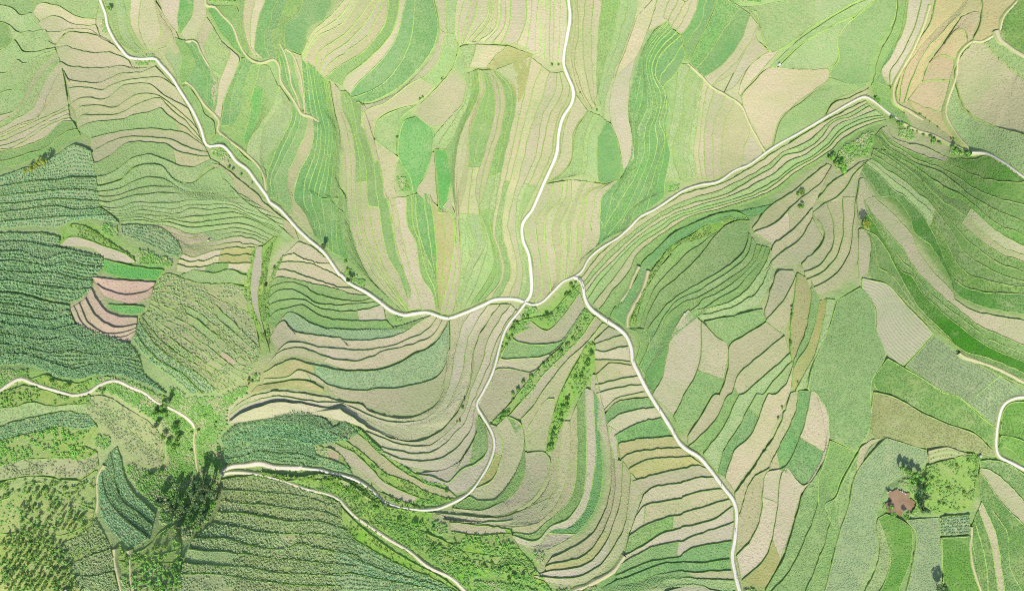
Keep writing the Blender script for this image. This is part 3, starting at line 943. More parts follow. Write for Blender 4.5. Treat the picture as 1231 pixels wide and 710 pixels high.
#       plants              soil / older leaves   patches             rows
GM=dict(
 b=(ALB(224,209,176),ALB(210,197,158),ALB(205,200,150),.0), p=(ALB(222,190,166),ALB(204,172,148),ALB(216,194,168),.0), a=(ALB(214,190,146),ALB(198,182,134),ALB(208,196,148),.0),
 l=(ALB(218,206,176),ALB(202,194,158),ALB(202,200,154),.0), t=(ALB(203,197,152),ALB(182,188,132),ALB(212,200,160),.0),
 o=(ALB(192,188,124),ALB(172,176,106),ALB(207,195,142),.0), g=(ALB(162,198,120),ALB(184,204,144),ALB(194,202,144),.0),
 m=(ALB(136,182,98),ALB(164,192,128),ALB(168,192,118),.0), f=(ALB(156,194,136),ALB(178,200,150),ALB(190,198,150),.0), n=(ALB(156,170,102),ALB(182,180,124),ALB(180,174,120),0), d=(ALB(112,172,94),ALB(148,186,122),ALB(152,188,112),.0),
 e=(ALB(104,176,76),ALB(140,198,124),ALB(140,200,112),.0), E=(ALB(104,162,62),ALB(130,176,88),ALB(136,180,82),.12),
 h=(ALB(106,158,72),ALB(136,172,98),ALB(162,178,112),.05), H=(ALB(76,138,48),ALB(102,154,70),ALB(96,150,60),.08),
 G=(ALB(138,174,106),ALB(178,188,146),ALB(166,182,130),.5), L=(ALB(216,203,174),ALB(182,188,144),ALB(200,196,158),.5),
 r=(ALB(222,205,165),ALB(150,175,100),ALB(205,192,145),.6), v=(ALB(205,200,165),ALB(150,178,118),ALB(170,185,130),.4),
 c=(ALB(190,198,146),ALB(156,184,120),ALB(170,196,128),.0), C=(ALB(156,182,122),ALB(128,162,98),ALB(146,178,108),.0),
 x=(ALB(186,188,130),ALB(152,174,106),ALB(160,184,104),.0), s=(ALB(212,198,154),ALB(180,190,126),ALB(174,198,124),.0),
 y=(ALB(130,198,74),ALB(164,206,102),ALB(196,206,118),0), w=(ALB(158,188,100),ALB(190,196,136),ALB(172,196,100),0), Y=(ALB(158,196,84),ALB(194,208,112),ALB(216,216,130),0))
MATS={k:ground_mat('terrace_'+k,*v[:3],rows=v[3],rowsp=(1.9 if k in 'LG' else 2.6 if k in 'rv' else 1.6),fine=(.62 if k in 'cCxsywYv' else .5)) for k,v in GM.items()}
BM={'lime':ground_mat('bund_lime',ALB(182,226,114),ALB(206,226,140),ALB(176,214,110)),
    'straw':ground_mat('bund_straw',ALB(158,190,98),ALB(200,208,136),ALB(170,202,106)),
    'dark':ground_mat('bund_dark',ALB(146,186,94),ALB(172,192,120),ALB(158,194,98)),
    'weed':ground_mat('bund_weed',ALB(146,198,84),ALB(182,204,120),ALB(160,208,90)),
    'soil':ground_mat('bund_soil',ALB(196,168,146),ALB(180,154,130),ALB(190,176,138))}
LEAF={'maize':leaf_mat('maize_leaf',ALB(202,238,178),ALB(152,206,132),.1),'weedy':leaf_mat('weedy_leaf',ALB(176,216,132),ALB(214,226,164),.12),
      'lush':leaf_mat('lush_leaf',ALB(130,200,88),ALB(182,216,122),.15),'shrub':leaf_mat('shrub_leaf',ALB(128,204,76),ALB(186,232,116),.15),
      'dark':leaf_mat('dark_leaf',ALB(86,124,84),ALB(154,192,124)),'pale':leaf_mat('pale_leaf',ALB(180,206,152),ALB(140,176,118)),
      'bright':leaf_mat('bright_leaf',ALB(182,214,70),ALB(214,226,112)),'dry':leaf_mat('dry_leaf',ALB(228,214,166),ALB(206,206,146),.1)}
for k_,v_ in GM.items():
    if k_ in 'gmdeEhHGfnbpltoa': LEAF[k_]=leaf_mat('plants_'+k_,tuple(v*1.2 for v in v_[0]),tuple(v*1.05 for v in v_[1]),.08)
BARK=plain_mat('bark',(.13,.10,.075),.9,(.2,.16,.12),3)

# ------------------------------------------------------------------ world, sun, camera
w=bpy.data.worlds.new('World'); scene.world=w; w.use_nodes=True; nt=w.node_tree
sky=nt.nodes.new('ShaderNodeTexSky'); sky.sky_type='NISHITA'; sky.sun_disc=False
SUN_EL,SUN_AZ=math.radians(47),math.radians(8)
sky.sun_elevation=SUN_EL; sky.sun_rotation=math.pi-SUN_AZ
nt.links.new(sky.outputs[0],nt.nodes['Background'].inputs['Color']); nt.nodes['Background'].inputs['Strength'].default_value=.13
sl=bpy.data.lights.new('sun','SUN'); sl.energy=4.2; sl.angle=math.radians(.5); sl.color=(1,.965,.9)
so=bpy.data.objects.new('sun',sl); col.objects.link(so); so.rotation_euler=(math.pi/2-SUN_EL,0,-SUN_AZ); so.location=(0,-200,400)
cd=bpy.data.cameras.new('camera'); cam=bpy.data.objects.new('camera',cd); col.objects.link(cam)
cam.location=(0,0,HC); cam.rotation_euler=(0,0,0); cd.sensor_fit='HORIZONTAL'; cd.sensor_width=36; cd.lens=18/(615.5*S/450); cd.clip_end=5000; cd.clip_start=1
scene.camera=cam
vs=scene.view_settings; vs.view_transform='Standard'; vs.look='None'; vs.gamma=1; vs.use_curve_mapping=False; vs.exposure=EXPOSURE
scene.cycles.max_bounces=5; scene.cycles.use_denoising=False; scene.cycles.filter_width=1.1

# ------------------------------------------------------------------ roads
def road_mat(name,a,b_,stain,grass):
    m,nt,b=mat_base(name); p=pos(nt); uv=N(nt,'ShaderNodeUVMap').outputs[0]; sx=N(nt,'ShaderNodeSeparateXYZ'); nt.links.new(uv,sx.inputs[0])
    v=math_(nt,'ABSOLUTE',sx.outputs[1]); tr=math_(nt,'ABSOLUTE',math_(nt,'ADD',v,-.5)); worn=ramp(nt,tr,.28,.02)      # two worn wheel tracks
    f=ramp(nt,noise(nt,p,.8,5,.7),.3,.7); g_=ramp(nt,noise(nt,p,.16,4,.7),.42,.66)
    c=mixc(nt,f,a,b_); c=mixc(nt,math_(nt,'MULTIPLY',g_,.45),c,stain); c=mixc(nt,math_(nt,'MULTIPLY',worn,.5),c,a)
    edge=math_(nt,'MULTIPLY',ramp(nt,math_(nt,'ADD',v,math_(nt,'MULTIPLY',noise(nt,p,.7,3,.7),.5)),1.08,1.32),.8); c=mixc(nt,edge,c,grass)
    nt.links.new(c,b.inputs['Base Color']); bump(nt,b,f,.5,.08); return m
ROADC={'concrete':road_mat('pale_concrete',ALB(255,248,236),ALB(243,233,216),ALB(226,214,192),ALB(206,208,150)),'dirt':road_mat('pale_dirt',ALB(250,238,216),ALB(228,214,184),ALB(210,196,160),ALB(186,200,126)),
       'path':plain_mat('trodden_earth',ALB(228,214,172),.95,ALB(206,200,146),.5)}
VERGE=ground_mat('road_verge',ALB(190,204,128),ALB(206,204,150),ALB(168,196,104))
road_pts=[]; road_hw=[]; road_z=[]
def ribbon(name,pts,width,lift,mat,verge=.5,rag=.06,kind='structure'):
    p=resample(pts,max(12,int(length(pts)/4)))
    n=len(p); z=Zf(p); kz=np.ones(9)/9; z=np.convolve(np.pad(z,4,mode='edge'),kz,'valid')+lift
    c=XY(p,z-lift); t=np.gradient(c,axis=0); t/=np.linalg.norm(t,axis=1)[:,None]+1e-9; nr=np.stack([-t[:,1],t[:,0]],1)
    hw=width/2*(1+smooth_noise(n,3,rag)); hw2=width/2*(1+smooth_noise(n,3,rag))
    road_pts.append(p); road_hw.append(np.full(n,width/2/S)); road_z.append(z)
    V=[]; 
    for off,dz in ((-hw-.1,-.4),(-hw,0),(-hw*.4,.05),(hw2*.4,.05),(hw2,0),(hw2+.1,-.4)):
        V.append(np.concatenate([c+nr*np.asarray(off)[:,None],(z+dz)[:,None]],1))
    V=np.stack(V,1); s_=np.concatenate([[0],np.cumsum(np.linalg.norm(np.diff(c,axis=0),axis=1))]); uv=np.stack([np.broadcast_to(s_[:,None],(n,6)),np.broadcast_to(np.array([-1.1,-1,-.4,.4,1,1.1])[None],(n,6))],-1).reshape(-1,2)
    me=make_mesh(name,V.reshape(-1,3),up(grid_faces(n,6),V.reshape(-1,3)),mat,True,uv)
    o=link(name,me); tag(o,kind=kind)
    # grassed shoulders running down under the fields
    for sgn,h in ((-1,hw),(1,hw2)):
        vg=verge*(1+smooth_noise(n,2,.5))
        W=[np.concatenate([c+nr*(sgn*(h+.05))[:,None],(z-.06)[:,None]],1),np.concatenate([c+nr*(sgn*(h+.2+np.abs(vg)))[:,None],(z-.2)[:,None]],1),np.concatenate([c+nr*(sgn*(h+1.2+np.abs(vg)))[:,None],(z-1.6)[:,None]],1)]
        W=np.stack(W,1).reshape(-1,3); sh=link('road_verge',make_mesh('road_verge',W,up(grid_faces(n,3),W),VERGE,True)); tag(sh,kind='structure')
    return o
for k,(wd,tone,pts) in ROADS.items(): ribbon('road' if tone=='concrete' else 'dirt_road',parse(pts),wd*.7,.34,ROADC[tone],verge=.2,rag=.13)
for k,(wd,pts) in PATHS.items(): ribbon('footpath',parse(pts),wd*.75,.3,ROADC['path'],verge=.2,rag=.3)
RP=np.vstack(road_pts); RH=np.concatenate(road_hw); RZ=np.concatenate(road_z)
def under_road(P,z,shape):
    """keep the fields below the road bed where a road crosses them"""
    q=P.reshape(-1,2); zz=z.reshape(-1).copy()
    lo=q.min(0)-12; hi=q.max(0)+12; k=np.where(((RP>lo)&(RP<hi)).all(1))[0]
    if len(k):
        d=np.hypot(q[:,None,0]-RP[None,k,0],q[:,None,1]-RP[None,k,1])-RH[None,k]-1.0
        j=d.argmin(1); near=d[np.arange(len(q)),j]<0
        zz[near]=np.minimum(zz[near],RZ[k[j[near]]]-.30)
    return zz.reshape(shape)

# ------------------------------------------------------------------ plants as leaves
def tufts(P, r, h, n, mat, name, parent, origin, lean=.3, wid=.33):
    """P: (k,3) feet of plants; each a rosette of n drooping leaves"""
    k=len(P)
    if not k: return None
    R=r*rng.uniform(.7,1.25,k); H=h*rng.uniform(.7,1.25,k); th=rng.uniform(0,6.283,(k,1))+np.arange(n)*6.283/n+rng.normal(0,.35,(k,n))
    rr=R[:,None]*rng.uniform(.75,1.15,(k,n)); hh=H[:,None]*rng.uniform(.55,1.1,(k,n))
    d=np.stack([np.cos(th),np.sin(th)],-1); s=np.stack([-d[...,1],d[...,0]],-1); wv=(rr*wid)[...,None]
    def P3(xy,z): return np.concatenate([P[:,None,:2]-np.array(origin[:2])+xy,(P[:,2:3]-origin[2]+z)[...,None]],-1)
    a=P3(d*0.05*rr[...,None]-s*wv*.35,hh*.45); b=P3(d*0.05*rr[...,None]+s*wv*.35,hh*.45)
    c=P3(d*.55*rr[...,None]+s*wv,hh); e=P3(d*.55*rr[...,None]-s*wv,hh)
    f=P3(d*rr[...,None]+s*wv*.3,hh*.62); g2=P3(d*rr[...,None]-s*wv*.3,hh*.62)
    V=np.stack([a,b,c,e,f,g2],2).reshape(-1,3)
    i=np.arange(k*n)*6
    F=np.concatenate([np.stack([i,i+1,i+2,i+3],1),np.stack([i+3,i+2,i+4,i+5],1)])
    return link(name,make_mesh(name,V,up(F,V),mat),parent)

# ------------------------------------------------------------------ terraces
KIND={**{k:('fallow_terrace','fallow terrace') for k in 'bpltoa'},**{k:('crop_terrace','crop terrace') for k in 'gmdeEhHGfn'},
      **{k:('maize_terrace','maize terrace') for k in 'cCx'},'L':('fallow_terrace','fallow terrace'),'s':('weedy_terrace','weedy terrace'),
      'r':('ridged_bed','garden bed'),'v':('vegetable_bed','garden bed'),'y':('grass_bank','grass bank'),'w':('scrub_bank','grass bank'),'Y':('orchard_ground','orchard ground')}
WORD=dict(b='bare beige',p='bare pinkish',l='lilac grey',t='tan stubble',o='olive brown',a='orange tan',g='light green',m='mid green',d='deep green',e='emerald',E='vivid green',
 h='dull green',f='faded green',n='tawny green',H='dark green',G='striped green',L='striped lilac',c='maize',C='dark maize',x='weedy maize',s='patchy weed',r='ridged pale',v='leafy vegetable',y='lush grass',w='scrubby',Y='yellow green')
ORD='first second third fourth fifth sixth seventh eighth ninth tenth eleventh twelfth thirteenth fourteenth fifteenth sixteenth seventeenth eighteenth nineteenth twentieth'.split()
SLOPED='ywYs'
def compass(v):
    return ('left' if v[0]<0 else 'right') if abs(v[0])>abs(v[1])*1.0 else ('upper' if v[1]<0 else 'lower')
def dense(P):
    n,m=P.shape[:2]; a,b=np.meshgrid(np.linspace(0,1,int(n*3.6/1.4)+2),np.linspace(0,1,max(2,m*4)),indexing='ij'); return sample(P,a.ravel(),b.ravel())
plot_count=0; COVER=[]
BUND={'lime':(.5,.2,.6),'straw':(.42,.16,.6),'dark':(.3,.1,.72),'weed':(.5,.2,.6),'soil':(.35,.03,1.1)}   # width, height of the bund, highest riser (m)
def plot(A,B,code,label,bund,group):
    """one terrace between its two edge lines (plan units): bed on top, grassed bund and riser round it"""
    global plot_count
    n=len(A); mid=(A+B)/2; wpx=np.linalg.norm(B-A,axis=1)
    if length(mid)<4 or wpx.max()<1.5: return None
    nm,cat=KIND[code]
    zc=Zf(mid); ker=np.ones(5)/5
    zA,zB=Zf(A),Zf(B)
    sloped=code in SLOPED
    M=int(np.clip(wpx.max()/5,2,14))+1
    bw,bh,cap=BUND[bund]; inset=np.minimum(.45,.3*wpx)/np.maximum(wpx,1e-6)
    f=np.linspace(0,1,M)[None,:]*(1-2*inset[:,None])+inset[:,None]
    P=A[:,None]*(1-f[...,None])+B[:,None]*f[...,None]
    lo=1 if zB.mean()<zA.mean() else 0
    tilt=(zB-zA)[:,None]*(f-.5)
    step=np.clip(np.abs(zB-zA),0,cap); lim=step/np.maximum(np.abs(zB-zA),1e-6)   # big steps sit on tilted beds
    z=zc[:,None]+tilt*(1-lim[:,None] if not sloped else 1.0)
    if not sloped:
        tm=(np.abs(zB-zA)-step)/np.maximum(wpx*S,.1); z=zc[:,None]+(z-zc[:,None])*np.clip(.27/np.maximum(tm,1e-6),0,1)[:,None]   # beds stay workable, never steeper than 27 %
    z=z+rng.normal(0,.045 if not sloped else .12,z.shape)
    base=Zf(P); XYp=XY(P,base); z=under_road(P,z,z.shape)
    o0=np.array([*XYp[n//2,M//2],z[n//2,M//2]])
    V=np.concatenate([XYp,z[...,None]],-1)-o0
    s=np.concatenate([[0],np.cumsum(np.linalg.norm(np.diff(mid,axis=0),axis=1))])*S
    uv=np.stack([np.broadcast_to(s[:,None],z.shape),(f-.5)*wpx[:,None]*S],-1)
    Vf=V.reshape(-1,3)
    me=make_mesh(nm,Vf,up(grid_faces(n,M),Vf),MATS[code],True,uv.reshape(-1,2))
    ob=link(nm,me,None,o0); tag(ob,label,cat,group)
    # bund: low bank along the downhill edge, riser to the next terrace; plain banks on the other sides
    rim=[]
    def bank(E,O,ze,zground,hgt,wid):
        """E edge plan pts, O outward plan dir (unit), ze bed height, """
        d=[]
        r=smooth_noise(len(E),1.2,.6); r2=np.abs(smooth_noise(len(E),1.1,.6))
        for off,zz in ((-.22,ze-.03),(.02,ze+hgt*(1+r*.6)),(wid*.6*(1+r*.4),ze+hgt*(1+r*.8)),(wid*(.75+r2*.25),np.minimum(ze-.05,ze*.45+zground*.55)),(wid*(1.05+r2*.3),zground)):
            Q=E+O*np.broadcast_to(np.asarray(off)/S,(len(E),))[:,None]; zz=under_road(Q,np.asarray(zz,float),zz.shape)
            d.append(np.concatenate([XY(Q,Zf(E)),zz[:,None]],1))
        D=np.stack(d,1).reshape(-1,3)-o0
        rim.append((D,grid_faces(len(E),5)))
    dirn=(B-A)/np.maximum(wpx,1e-6)[:,None]
    for side,E,O in ((0,P[:,0],-dirn),(1,P[:,-1],dirn)):
        ze=z[:,0] if side==0 else z[:,-1]
        if side==lo: bank(E,O,ze,ze-step-.18,bh,bw)
        else: bank(E,O,ze,ze-1.2,.02,.3)
    for i,sg in ((0,-1),(n-1,1)):
        t=mid[1]-mid[0] if i==0 else mid[-1]-mid[-2]; t=t/ (np.linalg.norm(t)+1e-9)*(1 if i else -1)
        bank(P[i],np.repeat(t[None],M,0),z[i],z[i]-1.5,.08,.4)
    VV=[];FF=[];k=0
    for D,F in rim: VV.append(D); FF.append(F+k); k+=len(D)
    VV=np.vstack(VV); FF=np.vstack(FF)
    link('bund',make_mesh('bund',VV,up(FF,VV),BM[bund],True),ob)
    plants(code,P,z,XYp,wpx,s,ob,o0)
    plot_count+=1; COVER.append((dense(P),code))
    return ob
def sample(G,fu,fv):
    n,m=G.shape[:2]; a=np.clip(fu*(n-1),0,n-1.001); b=np.clip(fv*(m-1),0,m-1.001); i=a.astype(int); j=b.astype(int); a=a-i; b=b-j
    if G.ndim==3: a=a[:,None]; b=b[:,None]
    return (G[i,j]*(1-a)+G[i+1,j]*a)*(1-b)+(G[i,j+1]*(1-a)+G[i+1,j+1]*a)*b
PL={ # spacing along, across (m), radius, height, leaves, leaf material, share of the sites planted
 'c':(.95,1.45,.62,.75,5,'maize',.93),'C':(.9,1.5,.74,.95,6,'maize',.97),'x':(.85,1.2,.66,.7,5,'weedy',.9),'s':(1.0,1.2,.62,.5,5,'weedy',.8),
 'y':(1.2,1.2,.75,.6,5,'lush',.75),'w':(1.5,1.5,.95,1.0,5,'shrub',.7),'Y':(1.8,1.8,.8,.5,5,'lush',.55),'v':(1.3,1.9,.75,.5,6,'pale',.95),'r':(1.6,2.4,.4,.4,5,'lush',.6)}
PL.update({k:(.85,1.05,.46,.2,4,k,.85) for k in 'gmdeEhHGfn'}); PL.update({k:(1.7,2.0,.4,.16,4,k,.5) for k in 'bpltoa'})
def plants(code,P,z,XYp,wpx,s,ob,o0):
    if code not in PL: return
    du,dv,r,h,nl,mt,sh=PL[code]; L=s[-1]; W=wpx.mean()*S
    if L<1: return
    nu=max(2,int(L/du)); nv=max(1,int(W/dv))
    fu=(np.arange(nu)+.5)/nu; fv=(np.arange(nv)+.5)/nv
    U,Vv=np.meshgrid(fu,fv,indexing='ij'); U=U.ravel(); Vv=Vv.ravel()
    loose=.25 if code in 'cCvr' else .5
    U=U+rng.uniform(-loose,loose,len(U))/nu; Vv=Vv+rng.uniform(-loose*.7,loose*.7,len(Vv))/nv
    # keep plants where the terrace is wide enough, clumpily
    wl=np.interp(np.clip(U,0,1),np.linspace(0,1,len(wpx)),wpx)
    keep=(rng.random(len(U))<sh*np.clip(wl/np.maximum(wpx.mean(),1e-6),0,1))&(U>0)&(U<1)&(Vv>0)&(Vv<1)
    U,Vv=U[keep],Vv[keep]
    if not len(U): return
    XYs=sample(XYp,U,Vv); zs=sample(z,U,Vv); pp=sample(P,U,Vv)
    cl=np.sin(pp[:,0]*.21+1.3*np.sin(pp[:,1]*.13))+np.sin(pp[:,1]*.27+1.7*np.sin(pp[:,0]*.11+2))+.8*np.sin(pp[:,0]*.07-pp[:,1]*.09)
    ok=((pp>-30)&(pp<[1262,740])).all(1)
    d=np.full(len(pp),9.)
    k=np.where(((RP>pp.min(0)-12)&(RP<pp.max(0)+12)).all(1))[0]
    if len(k): d=(np.hypot(pp[:,None,0]-RP[None,k,0],pp[:,None,1]-RP[None,k,1])-RH[None,k]).min(1)
    ok&=d>.8
    if code in 'swyY': ok&=rng.random(len(pp))<np.clip(.62+.42*cl,.08,1)   # weeds grow in patches
    elif code=='x': ok&=rng.random(len(pp))<np.clip(.85+.2*cl,.35,1)
    elif code not in 'cCvrL': ok&=rng.random(len(pp))<np.clip(.75+.2*cl,.2,1)
    Q=np.concatenate([XYs,zs[:,None]],1)[ok]
    if not len(Q): return
    c=tufts(Q,r,h,nl,LEAF[mt],'crop' if code in 'cCxvrs' else 'weeds',ob,o0)
    c['kind']='stuff'
    if code in 'xsw' and len(Q)>6:
        q=Q[rng.random(len(Q))<.14]+rng.normal(0,.6,(1,3))*[1,1,0]
        c2=tufts(q,r*1.1,h*.4,4,LEAF['dry' if code!='w' else 'lush'],'weeds',ob,o0)
        if c2: c2['kind']='stuff'
SPLIT={'comb','upper hill fan','crossroads fan','green ripples','right slope top','right slope foot','hill greens','northwest fan','west basin fan','top right stripes','ridge lower','road bend strips','long drapes','north road right strips','lilac strip fan','top stripes','northern drape','spur strips','northern sweep','lilac strip fan'}
fans=[]; cur=None
for line in FANS.strip().splitlines():
    if line.startswith('@'):
        nm,bd,loc=[x.strip() for x in line[1:].split('|')]; cur=(nm,bd,loc,[],[]); fans.append(cur)
    else:
        c,_,st=line.partition(';'); cur[3].append(parse(c)); cur[4].append(st.split())
LABELS=[]
for nm,bd,loc,guides,strips in fans:
    for i in range(1,len(guides)):
        a,b=guides[i-1],guides[i]
        if np.linalg.norm(a[0]-b[0])+np.linalg.norm(a[-1]-b[-1])>np.linalg.norm(a[0]-b[-1])+np.linalg.norm(a[-1]-b[0]): guides[i]=b[::-1]
    n=int(np.clip(max(length(g) for g in guides)/3.6,10,130)); wig=.45 if bd=='lime' else .9
    R=[resample(g,n)+np.stack([smooth_noise(n,2.6,.5),smooth_noise(n,2.6,.5)],1)*wig for g in guides]
    total=sum(len(s) for s in strips[:-1]) if len(strips)>1 else 0
    ORDN=ORD+['twenty '+o for o in ORD[:9]]
    side=compass(R[0].mean(0)-R[-1].mean(0)); side={'upper':'top','lower':'bottom'}.get(side,side)
    idx=0
    for i in range(len(R)-1):
        st=strips[i]
        if nm in SPLIT:   # broad steps carry a second, slighter bund
            wm=np.linalg.norm(R[i]-R[i+1],axis=1); wmean=float(np.median(wm))/max(1,len(st))
            if wmean>10.5 and not set(''.join(st))&set('cCxsywYpEGL') and rng.random()<.75:
                st=[q for z_ in st for q in [z_]*(3 if wmean>26 else 2)]
        m=len(st)
        edges=[]
        for j in range(m+1):
            f=j/m
            if 0<j<m: f=np.clip(f+rng.normal(0,.06/m)+smooth_noise(n,8,.1/m)+smooth_noise(n,2.6,.03/m),.02,.98)[:,None]
            edges.append(R[i]*(1-f)+R[i+1]*f)
        for j,sp in enumerate(st):
            part=sp.split(':'); cuts=[0.]+[float(x) for x in part[1::2]]+[1.]; codes=part[0::2]
            for q,code in enumerate(codes):
                i0,i1=int(round(cuts[q]*(n-1))),int(round(cuts[q+1]*(n-1)))
                if i1-i0<2: continue
                A,B=edges[j][i0:i1+1],edges[j+1][i0:i1+1]
                if len(codes)>1:   # a bund of its own closes each piece
                    A,B=A.copy(),B.copy()
                word=WORD[code]; noun={'y':'bank','w':'bank','Y':'ground','v':'bed','r':'bed'}.get(code,'terrace')
                if total==1: label=f"{word} {noun} {loc}"
                else:
                    if noun in('terrace',): noun='strip'
                    label=f"{word} {noun}, {ORDN[idx]} from {side}, {loc}"
                    if total==2: label=f"{word} {noun}, the {side if idx==0 else {'top':'bottom','bottom':'top','left':'right','right':'left'}[side]} one, {loc}"
                if len(codes)>1:
                    me_=np.vstack([edges[j][i0:i1+1],edges[j+1][i0:i1+1]]).mean(0); al=np.vstack([edges[j],edges[j+1]]).mean(0)
                    label=f"{word} {compass(me_-al) if q in(0,len(codes)-1) else 'middle'} part, " + label[len(word)+1:].replace(noun+", ","")
                LABELS.append(label)
                pm=(A+B)/2
                inside=((A>-3)&(A<[1234,713])).all(1).any() or ((B>-3)&(B<[1234,713])).all(1).any() or ((pm>-3)&(pm<[1234,713])).all(1).any()
                if not inside: continue
                plot(A,B,code,label,bd,'terraces '+loc)
        idx+=0
        idx+=m
print('PLOTS',plot_count,'long labels',[l for l in LABELS if len(l.split())>16],'dups',len(LABELS)-len(set(LABELS)))

# ------------------------------------------------------------------ the air over the valley
# ------------------------------------------------------------------ the ground sheet, with its own weeds where nothing is farmed
cov=np.zeros((520,340),bool); cc=np.zeros((520,340,3)); cw=np.zeros((520,340))   # 3-unit cells from (-150,-150)
for q,code in COVER:
    c=((q+150)/3).astype(int); ok=((c>=0)&(c<[520,340])).all(1); c=c[ok]; cov[c[:,0],c[:,1]]=True
    v=GM[code]; cc[c[:,0],c[:,1]]=np.array(v[0])*.5+np.array(v[1])*.3+np.array(v[2])*.2; cw[c[:,0],c[:,1]]=1
def grow(m):
    r=m.copy(); r[1:]|=m[:-1]; r[:-1]|=m[1:]; r2=r.copy(); r2[:,1:]|=r[:,:-1]; r2[:,:-1]|=r[:,1:]; return r2
def shrink(m): return ~grow(~m)
inner=shrink(cov); wide=shrink(grow(grow(cov)))
def near(a):
    o=np.zeros_like(a); k=0
    for dx in (-1,0,1):
        for dy in (-1,0,1): o=o+np.roll(np.roll(a,dx,0),dy,1)
    return o
for _ in range(5):   # what grows on a seam between fields is what grows beside it
    n_=near(cw); s_=near(cc*cw[...,None]); new=(cw==0)&(n_>0); cc[new]=s_[new]/n_[new][:,None]; cw[new]=1
WEED=np.array(ALB(150,198,88)); cc[cw==0]=WEED
for _ in range(2): cc=near(cc)/9
gx=np.concatenate([np.linspace(-1600,-170,12),np.arange(-150,1407,3),np.linspace(1425,2900,12)]); gy=np.concatenate([np.linspace(-1400,-170,12),np.arange(-150,867,3),np.linspace(885,2200,12)])
GP=np.stack(np.meshgrid(gx,gy,indexing='ij'),-1)
GZ=Zf(np.clip(GP,[-150,-120],[1400,830]).reshape(-1,2)).reshape(GP.shape[:2])
ci=np.clip(((GP+150)/3).astype(int),0,[519,339]); cm=inner[ci[...,0],ci[...,1]]; ce=wide[ci[...,0],ci[...,1]]
far=(GP<-150).any(-1)|(GP>[1405,865]).any(-1); cm=cm&~far; ce=ce&~far
GXY=XY(GP,GZ)
POND_C=parse("I786,392")[0]; dp=np.hypot(*(GP-POND_C).transpose(2,0,1)); pond_z=float(Zf(POND_C))+.1
gz=np.where(cm,GZ-.95,np.where(ce,GZ-.4,GZ-.1)+rng.normal(0,.12,GZ.shape)); k_=np.clip((26-dp)/8,0,1); gz=gz*(1-k_)+(pond_z-.7)*k_
GV=np.concatenate([GXY,gz[...,None]],-1).reshape(-1,3)
GROUND,nt,b=mat_base('field_margin'); p_=pos(nt); an_=N(nt,'ShaderNodeAttribute',attribute_name='cover').outputs['Color']
f_=ramp(nt,noise(nt,p_,.85,3,.8),.3,.7); f2_=ramp(nt,noise(nt,p_,.2,4,.7),.35,.7)
c_=mixc(nt,math_(nt,'MULTIPLY',f_,.3),an_,ALB(146,196,84)); c_=mixc(nt,math_(nt,'MULTIPLY',f2_,.45),c_,ALB(192,204,128)); nt.links.new(c_,b.inputs['Base Color']); bump(nt,b,f_,.8,.3)
g=link('ground',make_mesh('ground',GV,up(grid_faces(len(gx),len(gy)),GV),GROUND,True)); tag(g,kind='structure')
at=g.data.color_attributes.new('cover','FLOAT_COLOR','POINT'); at.data.foreach_set('color',np.concatenate([cc[ci[...,0],ci[...,1]],np.ones(ci.shape[:2]+(1,))],-1).astype(np.float32).ravel())
free=np.argwhere(~wide[50:462,50:288])+50
def road_gap(pp):
    out=np.empty(len(pp))
    for i in range(0,len(pp),4000):
        q=pp[i:i+4000]; out[i:i+4000]=(np.hypot(q[:,None,0]-RP[None,:,0],q[:,None,1]-RP[None,:,1])-RH[None]).min(1)
    return out
pp=np.repeat(free,4,0)*3.0-150+rng.uniform(0,3,(len(free)*4,2)); pp=pp[rng.random(len(pp))<.9]; pp=pp[(road_gap(pp)>1.2)&(np.hypot(*(pp-POND_C).T)>19)]
zz=Zf(pp); Q=np.concatenate([XY(pp,zz),(zz-.1)[:,None]],1); cl=np.sin(pp[:,0]*.17+1.5*np.sin(pp[:,1]*.12))+np.sin(pp[:,1]*.21+1.7*np.sin(pp[:,0]*.1+2)); u=rng.random(len(Q))+.22*cl
for sel,mt,nm in ((u<.35,'lush','undergrowth'),((u>=.35)&(u<.7),'shrub','undergrowth'),((u>=.7)&(u<.95),'weedy','undergrowth'),(u>=.95,'dry','undergrowth')):
    o=tufts(Q[sel],.75,.55,5,LEAF[mt],nm,None,(0,0,0)); tag(o,'low green weeds covering the unfarmed gullies and verges','undergrowth',kind='stuff')

# ------------------------------------------------------------------ trees and shrubs
def leaf_cloud(R,H,base,lobes,count,size,seed,flat=.75):
    """leaf faces on the shells of many small lobes filling an uneven crown; centre heights from base to base+H"""
    r=np.random.default_rng(seed); V=[]
    C=r.normal(0,1,(lobes,3)); C/=np.linalg.norm(C,axis=1)[:,None]; C*=r.uniform(.25,.8,(lobes,1))
    C=C*[R,R,H/2]+[0,0,base+H/2]; rad=r.uniform(.24,.46,lobes)*R
    i=r.integers(0,lobes,count); d=r.normal(0,1,(count,3)); d[:,2]=np.abs(d[:,2])*.9-.25*r.random(count); d/=np.linalg.norm(d,axis=1)[:,None]
    c=C[i]+d*rad[i][:,None]*r.uniform(.7,1.1,(count,1))*[1,1,flat]
    nrm=d+r.normal(0,.45,(count,3)); nrm/=np.linalg.norm(nrm,axis=1)[:,None]
    a=np.cross(nrm,r.normal(0,1,(count,3))); a/=np.linalg.norm(a,axis=1)[:,None]; b=np.cross(nrm,a)
    s=size*r.uniform(.6,1.3,(count,1)); a=a*s; b=b*s*.55
    V=np.stack([c-a,c-b*.9,c+a,c+b*.9],1).reshape(-1,3); F=np.arange(count*4).reshape(-1,4)
    return V,F
